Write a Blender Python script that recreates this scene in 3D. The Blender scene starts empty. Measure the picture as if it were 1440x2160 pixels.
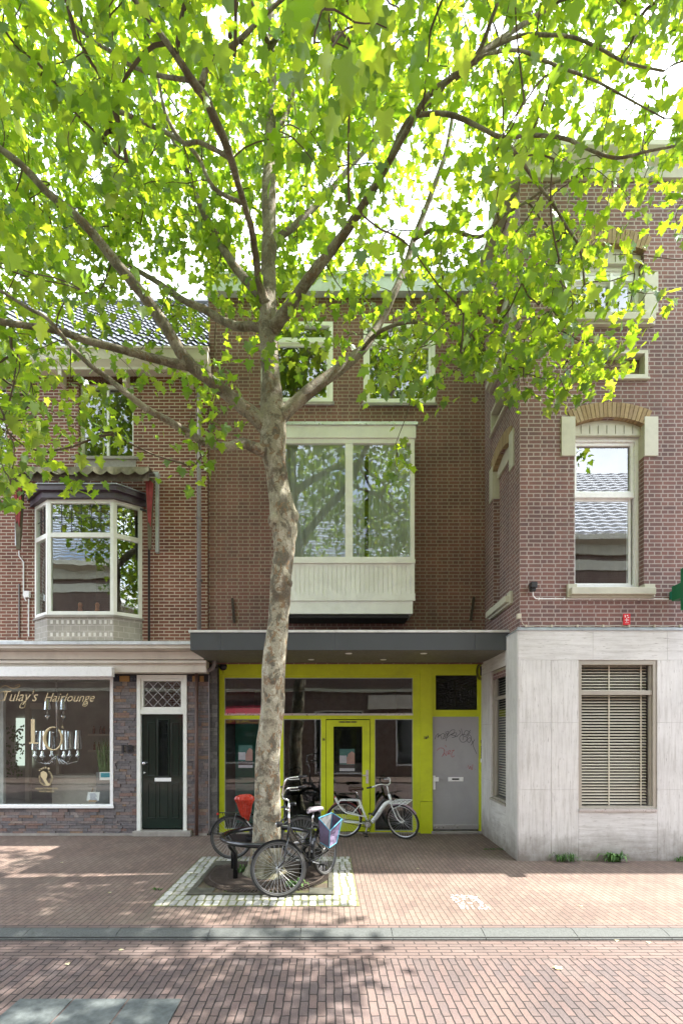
import bpy, bmesh, math, random
import numpy as np
from mathutils import Vector, Matrix

# ---------------------------------------------------------------- camera, sky, sun, exposure
scene = bpy.context.scene
COL = scene.collection
F, HC, PX, PY = 1085.0, 2.0, 690.0, 1548.0          # focal length in photo px, eye height, principal point
cam_data = bpy.data.cameras.new('camera')
cam_data.sensor_fit = 'VERTICAL'
cam_data.sensor_height = 36.0
cam_data.lens = 36.0 * F / 2160.0
cam_data.shift_x = 30.0 / 2160.0
cam_data.shift_y = 468.0 / 2160.0
cam_data.clip_start = 0.05
cam_data.clip_end = 2000.0
cam = bpy.data.objects.new('camera', cam_data)
cam.location = (0, 0, HC)
cam.rotation_euler = (math.radians(90), 0, 0)
COL.objects.link(cam)
scene.camera = cam

SUN_DIR = Vector((0.66, 0.048, 1.0)).normalized()    # towards the sun: high, to the right, just behind the house fronts
world = bpy.data.worlds.new('World')
scene.world = world
world.use_nodes = True
wn, wl = world.node_tree.nodes, world.node_tree.links
wn.clear()
wo = wn.new('ShaderNodeOutputWorld'); bg = wn.new('ShaderNodeBackground')
sky = wn.new('ShaderNodeTexSky'); sky.sky_type = 'NISHITA'; sky.sun_disc = False
sky.sun_elevation = math.asin(SUN_DIR.z)
sky.sun_rotation = math.atan2(SUN_DIR.x, SUN_DIR.y)
sky.air_density = 1.0; sky.dust_density = 2.0; sky.ozone_density = 1.0
tc = wn.new('ShaderNodeTexCoord'); ns = wn.new('ShaderNodeTexNoise')
ns.inputs['Scale'].default_value = 2.1; ns.inputs['Detail'].default_value = 7; ns.inputs['Roughness'].default_value = 0.55
rp = wn.new('ShaderNodeValToRGB'); rp.color_ramp.elements[0].position = 0.40; rp.color_ramp.elements[1].position = 0.62
mx = wn.new('ShaderNodeMix'); mx.data_type = 'RGBA'
wl.new(tc.outputs['Generated'], ns.inputs['Vector']); wl.new(ns.outputs['Fac'], rp.inputs['Fac'])
wl.new(rp.outputs['Color'], mx.inputs['Factor']); wl.new(sky.outputs['Color'], mx.inputs['A'])
mx.inputs['B'].default_value = (9.5, 9.9, 10.6, 1)   # thin bright cloud over the blue
wl.new(mx.outputs['Result'], bg.inputs['Color']); bg.inputs['Strength'].default_value = 0.135
wl.new(bg.outputs['Background'], wo.inputs['Surface'])

sd = bpy.data.lights.new('sun', 'SUN'); sd.energy = 4.0; sd.angle = math.radians(0.6); sd.color = (1.0, 0.95, 0.87)
sun = bpy.data.objects.new('sun', sd); COL.objects.link(sun)
sun.rotation_euler = (-SUN_DIR).to_track_quat('-Z', 'Y').to_euler()

scene.view_settings.view_transform = 'Standard'
scene.view_settings.look = 'None'
scene.view_settings.gamma = 1.0
scene.view_settings.exposure = 2.15
scene.cycles.max_bounces = 8
scene.cycles.transparent_max_bounces = 16
scene.cycles.transmission_bounces = 6
scene.cycles.sample_clamp_indirect = 6

# ---------------------------------------------------------------- helpers
WM = {}                                              # world matrix of each root, so parts can be written in world coordinates

def X(px, Y): return (px - PX) * Y / F
def Z(py, Y): return HC - (py - PY) * Y / F
def P(px, py, Y): return Vector((X(px, Y), Y, Z(py, Y)))

def tag(o, label=None, cat=None, group=None, kind=None):
    if label: o['label'] = label
    if cat: o['category'] = cat
    if group: o['group'] = group
    if kind: o['kind'] = kind
    return o

def thing(name, label, cat, loc=(0, 0, 0), rotz=0.0, group=None, lean=0.0):
    o = bpy.data.objects.new(name, None); COL.objects.link(o)
    o.empty_display_size = 0.2
    o.location = loc; o.rotation_euler = (lean, 0, rotz)
    WM[o] = Matrix.Translation(loc) @ Matrix.Rotation(rotz, 4, 'Z') @ Matrix.Rotation(lean, 4, 'X')
    return tag(o, label, cat, group)

class MB:
    """collects verts, faces and metre-scaled UVs and links them as one mesh object"""
    def __init__(s, T=None):
        s.v = []; s.f = []; s.uv = []; s.T = T or Matrix.Identity(4)
    def q(s, pts, uv=None):
        n = len(s.v)
        pts = [Vector(p) for p in pts]
        if uv is None:
            a, b, c = pts[0], pts[1], pts[2]
            nn = (b - a).cross(c - a)
            ax = max(range(3), key=lambda i: abs(nn[i]))
            if ax == 1: uv = [(p.x, p.z) for p in pts]
            elif ax == 0: uv = [(p.y, p.z) for p in pts]
            else: uv = [(p.x, p.y) for p in pts]
        s.v += [s.T @ p for p in pts]
        s.f.append(tuple(range(n, n + len(pts)))); s.uv.append(uv)
        return s
    def box(s, x0, x1, y0, y1, z0, z1):
        if x0 > x1: x0, x1 = x1, x0
        if y0 > y1: y0, y1 = y1, y0
        if z0 > z1: z0, z1 = z1, z0
        A, B, C, D = (x0, y0, z0), (x1, y0, z0), (x1, y1, z0), (x0, y1, z0)
        E, G, H, I = (x0, y0, z1), (x1, y0, z1), (x1, y1, z1), (x0, y1, z1)
        for p in ((A, B, G, E), (B, C, H, G), (C, D, I, H), (D, A, E, I), (E, G, H, I), (D, C, B, A)): s.q(p)
        return s
    def prism(s, poly, y0, y1):
        """poly in (x, z), extruded along y"""
        n = len(poly)
        s.q([(a, y0, b) for a, b in poly]); s.q([(a, y1, b) for a, b in reversed(poly)])
        for i in range(n):
            a, b = poly[i], poly[(i + 1) % n]
            s.q([(b[0], y0, b[1]), (a[0], y0, a[1]), (a[0], y1, a[1]), (b[0], y1, b[1])])
        return s
    def prof(s, poly, x0, x1):
        """poly in (y, z), extruded along x"""
        n = len(poly)
        s.q([(x0, a, b) for a, b in reversed(poly)]); s.q([(x1, a, b) for a, b in poly])
        for i in range(n):
            a, b = poly[i], poly[(i + 1) % n]
            s.q([(x0, a[0], a[1]), (x0, b[0], b[1]), (x1, b[0], b[1]), (x1, a[0], a[1])])
        return s
    def slab(s, poly, z0, z1):
        """poly in (x, y), extruded along z"""
        n = len(poly)
        s.q([(a, b, z1) for a, b in poly]); s.q([(a, b, z0) for a, b in reversed(poly)])
        for i in range(n):
            a, b = poly[i], poly[(i + 1) % n]
            s.q([(a[0], a[1], z0), (b[0], b[1], z0), (b[0], b[1], z1), (a[0], a[1], z1)])
        return s
    def beam(s, a, b, w, h):
        a, b = Vector(a), Vector(b); d = (b - a).normalized()
        up = Vector((0, 0, 1)) if abs(d.z) < .9 else Vector((0, 1, 0))
        r = d.cross(up).normalized() * w / 2; u = r.cross(d).normalized() * h / 2
        A = [a - r - u, a + r - u, a + r + u, a - r + u]; B = [p + (b - a) for p in A]
        s.q(A); s.q(B[::-1])
        for i in range(4): s.q([A[(i + 1) % 4], A[i], B[i], B[(i + 1) % 4]])
        return s
    def tube(s, path, rad, n=8, cap=True, closed=False, bump=None):
        path = [Vector(p) for p in path]
        m = len(path)
        if not hasattr(rad, '__len__'): rad = [rad] * m
        base = len(s.v); up = None; L = 0
        for i, p in enumerate(path):
            if closed: t = path[(i + 1) % m] - path[i - 1]
            else: t = path[min(i + 1, m - 1)] - path[max(i - 1, 0)]
            if t.length < 1e-9: t = Vector((0, 0, 1))
            t.normalize()
            if up is None:
                up = Vector((0, 0, 1)) if abs(t.z) < .9 else Vector((1, 0, 0))
            r = t.cross(up)
            if r.length < 1e-6: r = t.cross(Vector((0, 1, 0.3)))
            r.normalize(); up = r.cross(t).normalized()
            for k in range(n):
                a = 2 * math.pi * k / n
                rr = rad[i] * (bump(i, k) if bump else 1)
                s.v.append(s.T @ (p + (r * math.cos(a) + up * math.sin(a)) * rr))
        rings = m if closed else m - 1
        for i in range(rings):
            L2 = L + (path[(i + 1) % m] - path[i]).length
            for k in range(n):
                a = base + i * n + k; b = base + i * n + (k + 1) % n
                c = base + ((i + 1) % m) * n + (k + 1) % n; d = base + ((i + 1) % m) * n + k
                s.f.append((a, b, c, d))
                c0 = k / n; c1 = (k + 1) / n
                s.uv.append([(c0, L), (c1, L), (c1, L2), (c0, L2)])
            L = L2
        if cap and not closed:
            s.f.append(tuple(base + k for k in range(n))[::-1]); s.uv.append([(0, 0)] * n)
            e = base + (m - 1) * n
            s.f.append(tuple(e + k for k in range(n))); s.uv.append([(0, 0)] * n)
        return s
    def lathe(s, prof, c=(0, 0, 0), n=16, axis='Z'):
        """prof = [(r, h)...] about an axis through c"""
        base = len(s.v); c = Vector(c)
        for r, h in prof:
            for k in range(n):
                a = 2 * math.pi * k / n
                if axis == 'Z': o = Vector((r * math.cos(a), r * math.sin(a), h))
                elif axis == 'Y': o = Vector((r * math.cos(a), h, r * math.sin(a)))
                else: o = Vector((h, r * math.cos(a), r * math.sin(a)))
                s.v.append(s.T @ (c + o))
        for i in range(len(prof) - 1):
            for k in range(n):
                a = base + i * n + k; b = base + i * n + (k + 1) % n
                s.f.append((a, b, b + n, a + n)); s.uv.append([(k / n, i), ((k + 1) / n, i), ((k + 1) / n, i + 1), (k / n, i + 1)])
        s.f.append(tuple(base + k for k in range(n))[::-1]); s.uv.append([(0, 0)] * n)
        e = base + (len(prof) - 1) * n
        s.f.append(tuple(e + k for k in range(n))); s.uv.append([(0, 0)] * n)
        return s
    def build(s, name, m, parent=None, smooth=False, local=False, bevel=0.0, angle=40):
        me = bpy.data.meshes.new(name)
        vs = s.v
        if parent is not None and not local:
            r = parent
            while r.parent is not None: r = r.parent
            if r in WM:
                inv = WM[r].inverted(); vs = [inv @ v for v in vs]
        me.from_pydata([tuple(v) for v in vs], [], s.f)
        ul = me.uv_layers.new(name='UVMap')
        ul.data.foreach_set('uv', [c for face in s.uv for p in face for c in p])
        if m is not None: me.materials.append(m)
        me.validate()
        if smooth: me.polygons.foreach_set('use_smooth', [True] * len(me.polygons))
        o = bpy.data.objects.new(name, me); COL.objects.link(o)
        if bevel > 0:
            bm = bmesh.new(); bm.from_mesh(me)
            bmesh.ops.remove_doubles(bm, verts=bm.verts, dist=1e-5); bm.to_mesh(me); bm.free()
            md = o.modifiers.new('bevel', 'BEVEL'); md.width = bevel; md.segments = 2; md.limit_method = 'ANGLE'
        if parent is not None: o.parent = parent
        return o

def frame(mb, x0, x1, z0, z1, y0, y1, w, wb=None, wt=None):
    """rectangular ring of four butted bars"""
    wb = w if wb is None else wb; wt = w if wt is None else wt
    mb.box(x0, x0 + w, y0, y1, z0, z1); mb.box(x1 - w, x1, y0, y1, z0, z1)
    mb.box(x0 + w, x1 - w, y0, y1, z0, z0 + wb); mb.box(x0 + w, x1 - w, y0, y1, z1 - wt, z1)
    return mb

def wall_sheet(mb, x0, x1, z0, z1, y, holes, depth):
    """brick front with rectangular openings and their reveals; holes = (x0,x1,z0,z1)"""
    xs = sorted({x0, x1, *[h[0] for h in holes], *[h[1] for h in holes]})
    zs = sorted({z0, z1, *[h[2] for h in holes], *[h[3] for h in holes]})
    xs = [x for x in xs if x0 <= x <= x1]; zs = [z for z in zs if z0 <= z <= z1]
    for i in range(len(xs) - 1):
        for j in range(len(zs) - 1):
            cx, cz = (xs[i] + xs[i + 1]) / 2, (zs[j] + zs[j + 1]) / 2
            if any(h[0] < cx < h[1] and h[2] < cz < h[3] for h in holes): continue
            mb.q([(xs[i], y, zs[j]), (xs[i + 1], y, zs[j]), (xs[i + 1], y, zs[j + 1]), (xs[i], y, zs[j + 1])])
    for h in holes:
        a, b, c, d = h; e = y + depth
        a = max(a, x0); b = min(b, x1)
        mb.q([(a, y, c), (a, e, c), (a, e, d), (a, y, d)]); mb.q([(b, e, c), (b, y, c), (b, y, d), (b, e, d)])
        mb.q([(a, y, c), (b, y, c), (b, e, c), (a, e, c)]); mb.q([(a, e, d), (b, e, d), (b, y, d), (a, y, d)])
    return mb

def room(mb, x0, x1, y0, y1, z0, z1):
    """five inward sides of a room, open to the front"""
    mb.q([(x0, y1, z0), (x1, y1, z0), (x1, y1, z1), (x0, y1, z1)])
    mb.q([(x0, y0, z0), (x0, y1, z0), (x0, y1, z1), (x0, y0, z1)])
    mb.q([(x1, y1, z0), (x1, y0, z0), (x1, y0, z1), (x1, y1, z1)])
    mb.q([(x0, y0, z0), (x1, y0, z0), (x1, y1, z0), (x0, y1, z0)])
    mb.q([(x0, y1, z1), (x1, y1, z1), (x1, y0, z1), (x0, y0, z1)])
    return mb

def text(name, body, size, m, parent, loc, width=None, extrude=0.002, shear=0.0, rot=(math.pi / 2, 0, 0), align='LEFT', bold=0.0):
    cu = bpy.data.curves.new(name, 'FONT'); cu.body = body; cu.size = size; cu.extrude = extrude
    cu.shear = shear; cu.align_x = align; cu.offset = bold; cu.resolution_u = 3
    t = bpy.data.objects.new(name, cu); COL.objects.link(t)
    bpy.context.view_layer.update()
    dg = bpy.context.evaluated_depsgraph_get()
    me = bpy.data.meshes.new_from_object(t.evaluated_get(dg))
    me.name = name
    bpy.data.objects.remove(t)
    w = max((v.co.x for v in me.vertices), default=1) - min((v.co.x for v in me.vertices), default=0)
    sx = (width / w) if width else 1.0
    M = Matrix.Translation(loc) @ (Matrix.Rotation(rot[2], 4, 'Z') @ Matrix.Rotation(rot[1], 4, 'Y') @ Matrix.Rotation(rot[0], 4, 'X')) @ Matrix.Diagonal((sx, 1, 1, 1))
    r = parent
    while r is not None and r.parent is not None: r = r.parent
    if r in WM: M = WM[r].inverted() @ M
    me.transform(M); me.materials.clear(); me.materials.append(m)
    o = bpy.data.objects.new(name, me); COL.objects.link(o); o.parent = parent
    return o

# ---------------------------------------------------------------- materials
def newmat(name):
    m = bpy.data.materials.new(name); m.use_nodes = True
    nt = m.node_tree
    return m, nt.nodes, nt.links, nt.nodes['Principled BSDF']

def node(N, t, **kw):
    n = N.new(t)
    for k, v in kw.items():
        if k in n.inputs: n.inputs[k].default_value = v
        else: setattr(n, k, v)
    return n

def c4(c): return (c[0], c[1], c[2], 1.0)

def mixc(N, L, fac, a, b, mode='MIX'):
    m = N.new('ShaderNodeMix'); m.data_type = 'RGBA'; m.blend_type = mode
    for sock, val in (('Factor', fac), ('A', a), ('B', b)):
        if isinstance(val, (int, float)): m.inputs[sock].default_value = val
        elif isinstance(val, (tuple, list)): m.inputs[sock].default_value = c4(val)
        else: L.new(val, m.inputs[sock])
    return m.outputs['Result']

def ramp(N, L, src, stops):
    r = N.new('ShaderNodeValToRGB'); el = r.color_ramp.elements
    while len(el) < len(stops): el.new(0.5)
    for e, (p, c) in zip(el, stops):
        e.position = p; e.color = c4(c) if hasattr(c, '__len__') else (c, c, c, 1)
    L.new(src, r.inputs['Fac']); return r.outputs['Color']

def coords(N, L, kind='Object', scale=(1, 1, 1), rot=0.0):
    t = N.new('ShaderNodeTexCoord'); mp = N.new('ShaderNodeMapping')
    mp.inputs['Scale'].default_value = scale; mp.inputs['Rotation'].default_value = (0, 0, rot)
    L.new(t.outputs[kind], mp.inputs['Vector']); return mp.outputs['Vector']

def noise(N, L, vec, scale, detail=5, rough=.6, out='Fac', dist=0.0):
    n = node(N, 'ShaderNodeTexNoise', Scale=scale, Detail=detail, Roughness=rough, Distortion=dist)
    L.new(vec, n.inputs['Vector']); return n.outputs[out]

def bump(N, L, B, h, strength=.3, dist=.01):
    b = node(N, 'ShaderNodeBump', Strength=strength, Distance=dist)
    L.new(h, b.inputs['Height']); L.new(b.outputs['Normal'], B.inputs['Normal'])

_pm = {}
def pm(name, col, rough=.6, metal=0.0, var=.18, scale=6, bmp=0.0, dirt=0.0, spec=None, coat=0.0):
    if name in _pm: return _pm[name]
    m, N, L, B = newmat(name)
    v = coords(N, L)
    n = noise(N, L, v, scale, 6, .65)
    lo = tuple(max(0, c * (1 - var)) for c in col); hi = tuple(min(1, c * (1 + var)) for c in col)
    c = ramp(N, L, n, [(.3, lo), (.7, hi)])
    if dirt > 0:
        n2 = noise(N, L, v, scale * .35, 8, .75, dist=.6)
        f = ramp(N, L, n2, [(.5, 0.0), (.72, dirt)])
        c = mixc(N, L, f, c, tuple(x * .35 + .02 for x in col))
    L.new(c, B.inputs['Base Color'])
    n3 = noise(N, L, v, scale * 3, 4)
    rr = ramp(N, L, n3, [(.3, max(.02, rough - .08)), (.7, min(1, rough + .08))])
    L.new(rr, B.inputs['Roughness']); B.inputs['Metallic'].default_value = metal
    if spec is not None: B.inputs['Specular IOR Level'].default_value = spec
    if coat: B.inputs['Coat Weight'].default_value = coat; B.inputs['Coat Roughness'].default_value = .08
    if bmp: bump(N, L, B, noise(N, L, v, scale * 8, 5), bmp, .004)
    _pm[name] = m
    return m

def brickmat(name, c1, c2, c3, mortar, bw, bh, ms, cross=True, rot=0.0, rough=.88, warp=.004, big=.35, bigscale=.5, bstr=.6, freckle=.25, stain=None, smooth=.1, bdist=.006):
    """brickwork on metre-scaled UVs: every brick its own tone, recessed joints, patchy weathering"""
    m, N, L, B = newmat(name)
    v = coords(N, L, 'UV', rot=rot)
    wn_ = noise(N, L, v, 9, 3, .5, 'Color')
    off = N.new('ShaderNodeVectorMath'); off.operation = 'MULTIPLY_ADD'
    L.new(wn_, off.inputs[0]); off.inputs[1].default_value = (warp, warp, 0); L.new(v, off.inputs[2])
    def bt(a, b, mo, bias=0.0):
        t = node(N, 'ShaderNodeTexBrick', Scale=1.0)
        t.offset = .5; t.offset_frequency = 2
        if cross: t.squash = .5; t.squash_frequency = 2; t.offset = .25
        t.inputs['Brick Width'].default_value = bw; t.inputs['Row Height'].default_value = bh
        t.inputs['Mortar Size'].default_value = ms; t.inputs['Mortar Smooth'].default_value = smooth
        t.inputs['Bias'].default_value = bias
        t.inputs['Color1'].default_value = c4(a); t.inputs['Color2'].default_value = c4(b); t.inputs['Mortar'].default_value = c4(mo)
        L.new(off.outputs[0], t.inputs['Vector']); return t
    t1 = bt(c1, c2, mortar)
    col = t1.outputs['Color']
    # a second, large-scale tone swaps in the third brick colour in patches
    t2 = bt(c3, tuple(.5 * (a + b) for a, b in zip(c1, c3)), mortar, .2)
    n1 = noise(N, L, v, 1.3, 5, .7)
    col = mixc(N, L, ramp(N, L, n1, [(.45, 0.0), (.62, .8)]), col, t2.outputs['Color'])
    n2 = noise(N, L, v, bigscale, 6, .7)
    col = mixc(N, L, 1.0, col, ramp(N, L, n2, [(.25, 1 - big), (.75, 1.0 + big * .35)]), 'MULTIPLY')
    n3 = noise(N, L, v, 70, 4, .7)
    col = mixc(N, L, 1.0, col, ramp(N, L, n3, [(.25, 1 - freckle), (.75, 1 + freckle * .5)]), 'MULTIPLY')
    if stain:
        n4 = noise(N, L, coords(N, L, 'UV', (1.0, .28, 1)), 1.1, 7, .75)
        col = mixc(N, L, ramp(N, L, n4, [(.58, 0.0), (.72, .55)]), col, stain)
    L.new(col, B.inputs['Base Color']); B.inputs['Roughness'].default_value = rough
    inv = N.new('ShaderNodeMath'); inv.operation = 'MULTIPLY_ADD'
    L.new(t1.outputs['Fac'], inv.inputs[0]); inv.inputs[1].default_value = -1.0
    mul = N.new('ShaderNodeMath'); mul.operation = 'MULTIPLY'; L.new(n3, mul.inputs[0]); mul.inputs[1].default_value = .5
    L.new(mul.outputs[0], inv.inputs[2])
    bump(N, L, B, inv.outputs[0], bstr, bdist)
    return m

def glassmat(name, tint=(.9, .94, .92), ior=1.75, wob=.02, rough=0.0, wscale=1.4):
    m, N, L, B = newmat(name)
    N.remove(B)
    out = [n for n in N if n.type == 'OUTPUT_MATERIAL'][0]
    tr = N.new('ShaderNodeBsdfTransparent'); tr.inputs['Color'].default_value = c4(tint)
    gl = N.new('ShaderNodeBsdfGlossy'); gl.inputs['Roughness'].default_value = rough
    gl.inputs['Color'].default_value = (.97, .99, 1, 1)
    fr = N.new('ShaderNodeFresnel'); ge = N.new('ShaderNodeNewGeometry'); im = N.new('ShaderNodeMix')   # same reflectance from both sides of the thin pane
    im.inputs['A'].default_value = ior; im.inputs['B'].default_value = 1 / ior
    L.new(ge.outputs['Backfacing'], im.inputs['Factor']); L.new(im.outputs['Result'], fr.inputs['IOR'])
    mx_ = N.new('ShaderNodeMixShader')
    n = noise(N, L, coords(N, L), wscale, 2, .4)
    b = node(N, 'ShaderNodeBump', Strength=wob, Distance=.1); L.new(n, b.inputs['Height'])
    L.new(b.outputs['Normal'], gl.inputs['Normal'])
    L.new(fr.outputs[0], mx_.inputs[0]); L.new(tr.outputs[0], mx_.inputs[1]); L.new(gl.outputs[0], mx_.inputs[2])
    L.new(mx_.outputs[0], out.inputs['Surface'])
    return m

def islandmat(name, stops, rough=.85, bmp=.4, bscale=30, var=.2):
    """each separate stone of a mesh takes its own colour"""
    m, N, L, B = newmat(name)
    g = N.new('ShaderNodeNewGeometry')
    c = ramp(N, L, g.outputs['Random Per Island'], stops)
    v = coords(N, L)
    n = noise(N, L, v, bscale, 6, .7)
    c = mixc(N, L, 1.0, c, ramp(N, L, n, [(.25, 1 - var), (.75, 1 + var)]), 'MULTIPLY')
    L.new(c, B.inputs['Base Color']); B.inputs['Roughness'].default_value = rough
    bump(N, L, B, n, bmp, .008)
    return m

M = {}
M['brickA'] = brickmat('orange red brick', (.245, .088, .058), (.16, .062, .045), (.28, .115, .075), (.56, .47, .37), .207, .0642, .009, cross=False, warp=.007, big=.45, stain=(.15, .10, .08))
M['brickB'] = brickmat('brown brick', (.235, .115, .092), (.165, .088, .074), (.275, .12, .092), (.36, .29, .225), .219, .0688, .0085, warp=.005, stain=(.14, .10, .09))
M['brickC'] = brickmat('purple brown brick', (.235, .125, .110), (.165, .10, .096), (.28, .135, .112), (.44, .375, .345), .212, .0652, .0085, warp=.006, big=.4, stain=(.15, .12, .11))
M['brickD'] = brickmat('dark brown brick', (.17, .105, .08), (.13, .08, .062), (.2, .115, .085), (.25, .2, .17), .215, .066, .009, warp=.005)
M['pave'] = brickmat('pinkish clay paving brick', (.225, .155, .125), (.16, .114, .096), (.23, .185, .15), (.07, .058, .045), .205, .066, .005, cross=False, rot=math.pi / 2, warp=.016, big=.32, bigscale=.45, bstr=.7, stain=(.17, .15, .11), smooth=.3)
M['road'] = brickmat('purple clay road brick', (.170, .118, .107), (.118, .094, .092), (.19, .14, .118), (.022, .018, .016), .208, .0655, .006, cross=False, rot=math.pi / 2, warp=.02, big=.3, bigscale=.6, bstr=.9, stain=(.17, .15, .135), smooth=.3, bdist=.01)
M['gutter'] = brickmat('gutter brick', (.18, .125, .108), (.14, .105, .095), (.19, .15, .135), (.06, .045, .04), .215, .066, .007, cross=False, warp=.012, bstr=.9, smooth=.3)
M['white'] = pm('white paint', (.80, .82, .76), .38, var=.05, scale=3, dirt=.25)
M['whiteC'] = pm('clean white paint', (.84, .85, .84), .3, var=.03)
M['cream'] = pm('cream paint', (.62, .57, .49), .5, var=.06, scale=3, dirt=.3)
M['greenish'] = pm('pale olive paint', (.51, .50, .40), .55, var=.08, dirt=.2)
M['lime'] = pm('lime yellow paint', (.54, .62, .014), .42, var=.12, scale=2, bmp=.15, dirt=.38)
M['char'] = pm('charcoal sheet metal', (.062, .070, .076), .45, var=.07, scale=2)
M['soffit'] = pm('grey soffit panel', (.15, .14, .12), .55, var=.1)
M['alu'] = pm('aluminium', (.62, .63, .64), .32, .85, var=.05)
M['chrome'] = pm('chrome', (.75, .76, .78), .12, 1.0, var=.03)
M['zinc'] = pm('zinc flashing', (.34, .38, .40), .5, .4, var=.2, dirt=.3)
M['black'] = pm('black plastic', (.018, .018, .02), .45, var=.2)
M['blackpaint'] = pm('glossy black paint', (.012, .013, .015), .2, var=.2, coat=.4)
M['rubber'] = pm('tyre rubber', (.022, .022, .021), .75, var=.25, bmp=.3)
M['dark'] = pm('dark interior', (.035, .036, .034), .9, var=.2)
M['dim'] = pm('dim interior', (.11, .10, .085), .9, var=.25, scale=2)
M['rust'] = pm('rusty iron', (.065, .050, .040), .8, .3, var=.4, bmp=.5)
M['concrete'] = pm('weathered concrete', (.30, .28, .25), .85, var=.2, bmp=.4, dirt=.45)
M['kerb'] = pm('speckled kerb concrete', (.088, .096, .092), .8, var=.28, scale=55, bmp=.5, dirt=.2)
M['gdoor'] = pm('bottle green gloss paint', (.003, .017, .012), .16, var=.15, coat=.6)
M['gold'] = pm('pale gold film', (.60, .50, .30), .5, .2, var=.05)
M['brownpipe'] = pm('brown pvc', (.10, .055, .042), .5, var=.15)
M['greypipe'] = pm('grey pvc', (.20, .18, .18), .5, var=.15)
M['purple'] = pm('aubergine paint', (.060, .042, .058), .4, var=.2, dirt=.2)
M['glass'] = glassmat('window glass', (.9, .94, .92), 2.25)
M['shopglass'] = glassmat('shop window glass', (.88, .92, .90), 2.0, .012)
M['ribglass'] = glassmat('ribbed glass', (.42, .46, .42), 1.6, .9, .12, 55)
M['obscure'] = glassmat('obscure glass', (.25, .27, .27), 1.6, .8, .15, 28)
M['curtain'] = pm('net curtain', (.70, .72, .68), .9, var=.05)
# ---------------------------------------------------------------- ground, road, pavement
KB, KF, RZ = 5.31, 5.12, -0.06
def struct(name, mb, m, **k): return tag(mb.build(name, m, **k), kind='structure')
g = MB(); g.q([(-600, -600, -.3), (600, -600, -.3), (600, 600, -.3), (-600, 600, -.3)]); struct('ground', g, pm('earth', (.10, .085, .06), .95))
def grid_plane(mb, x0, x1, y0, y1, z, nx, ny, amp, seed):
    rnd = random.Random(seed)
    h = [[(z + amp * (math.sin(i * .37 + seed) * math.cos(j * .61) + rnd.uniform(-.4, .4))) for j in range(ny + 1)] for i in range(nx + 1)]
    for i in range(nx):
        for j in range(ny):
            xa, xb = x0 + (x1 - x0) * i / nx, x0 + (x1 - x0) * (i + 1) / nx
            ya, yb = y0 + (y1 - y0) * j / ny, y0 + (y1 - y0) * (j + 1) / ny
            mb.q([(xa, ya, h[i][j]), (xb, ya, h[i + 1][j]), (xb, yb, h[i + 1][j + 1]), (xa, yb, h[i][j + 1])], [(xa, ya), (xb, ya), (xb, yb), (xa, yb)])
    return mb
# road bed runs under the laid bricks
struct('road', MB().q([(-60, -.6, RZ), (60, -.6, RZ), (60, 4.72, RZ), (-60, 4.72, RZ)]), M['road'])
struct('gutter', MB().q([(-60, 4.72, RZ + .002), (60, 4.72, RZ + .002), (60, KF, RZ + .002), (-60, KF, RZ + .002)], [(-60, .0), (60, .0), (60, .41), (-60, .41)]), M['gutter'])
sw = MB()
sw.q([(-60, 5.40, 0), (60, 5.40, 0), (60, 11.2, 0), (-60, 11.2, 0)])
struct('pavement', sw, M['pave'])
struct('pavement', MB().q([(-60, KB, 0), (60, KB, 0), (60, 5.40, 0), (-60, 5.40, 0)], [(-60, 0.004), (60, .004), (60, .094), (-60, .094)]), M['gutter'])
kb = MB()
x = -30.0 + .13
i = 0
while x < 30:
    L_ = .925
    kb.prof([(KB, -.2), (KB, -.002), (KB - .06, -.004), (KF + .015, -.034), (KF, -.044), (KF, -.2)], x + .003, x + L_ - .003)
    x += L_
struct('kerb', kb, M['kerb'])
struct('kerb_bed', MB().box(-60, 60, KF + .01, KB + .0, -.25, -.03), M['dark'])
# the pavement on the near side of the street, behind the camera
struct('pavement', MB().box(-60, 60, -3.4, -.6, -.28, -.005), M['pave'])

rnd = random.Random(5)
def sett(mb, cx, cy, w, d, z0, h):
    """one rounded granite sett with an uneven top"""
    n = 8; base = len(mb.v); a0 = rnd.uniform(-.06, .06)
    ring = []
    for k in range(n):
        a = 2 * math.pi * (k + .5) / n
        ca, sa = math.cos(a), math.sin(a)
        e = .34
        ux = math.copysign(abs(ca) ** e, ca) * w / 2 * rnd.uniform(.9, 1.03); uy = math.copysign(abs(sa) ** e, sa) * d / 2 * rnd.uniform(.9, 1.03)
        ring.append((cx + ux * math.cos(a0) - uy * math.sin(a0), cy + ux * math.sin(a0) + uy * math.cos(a0)))
    t = h + rnd.uniform(-.004, .004)
    for (sx, zz) in ((1, z0), (1, t - .010), (.86, t)):
        for (a, b) in ring: mb.v.append(Vector((cx + (a - cx) * sx, cy + (b - cy) * sx, zz)))
    for r in range(2):
        for k in range(n):
            i0 = base + r * n + k; i1 = base + r * n + (k + 1) % n
            mb.f.append((i0, i1, i1 + n, i0 + n)); mb.uv.append([(0, 0)] * 4)
    mb.f.append(tuple(base + 2 * n + k for k in range(n))); mb.uv.append([(0, 0)] * n)
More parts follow.
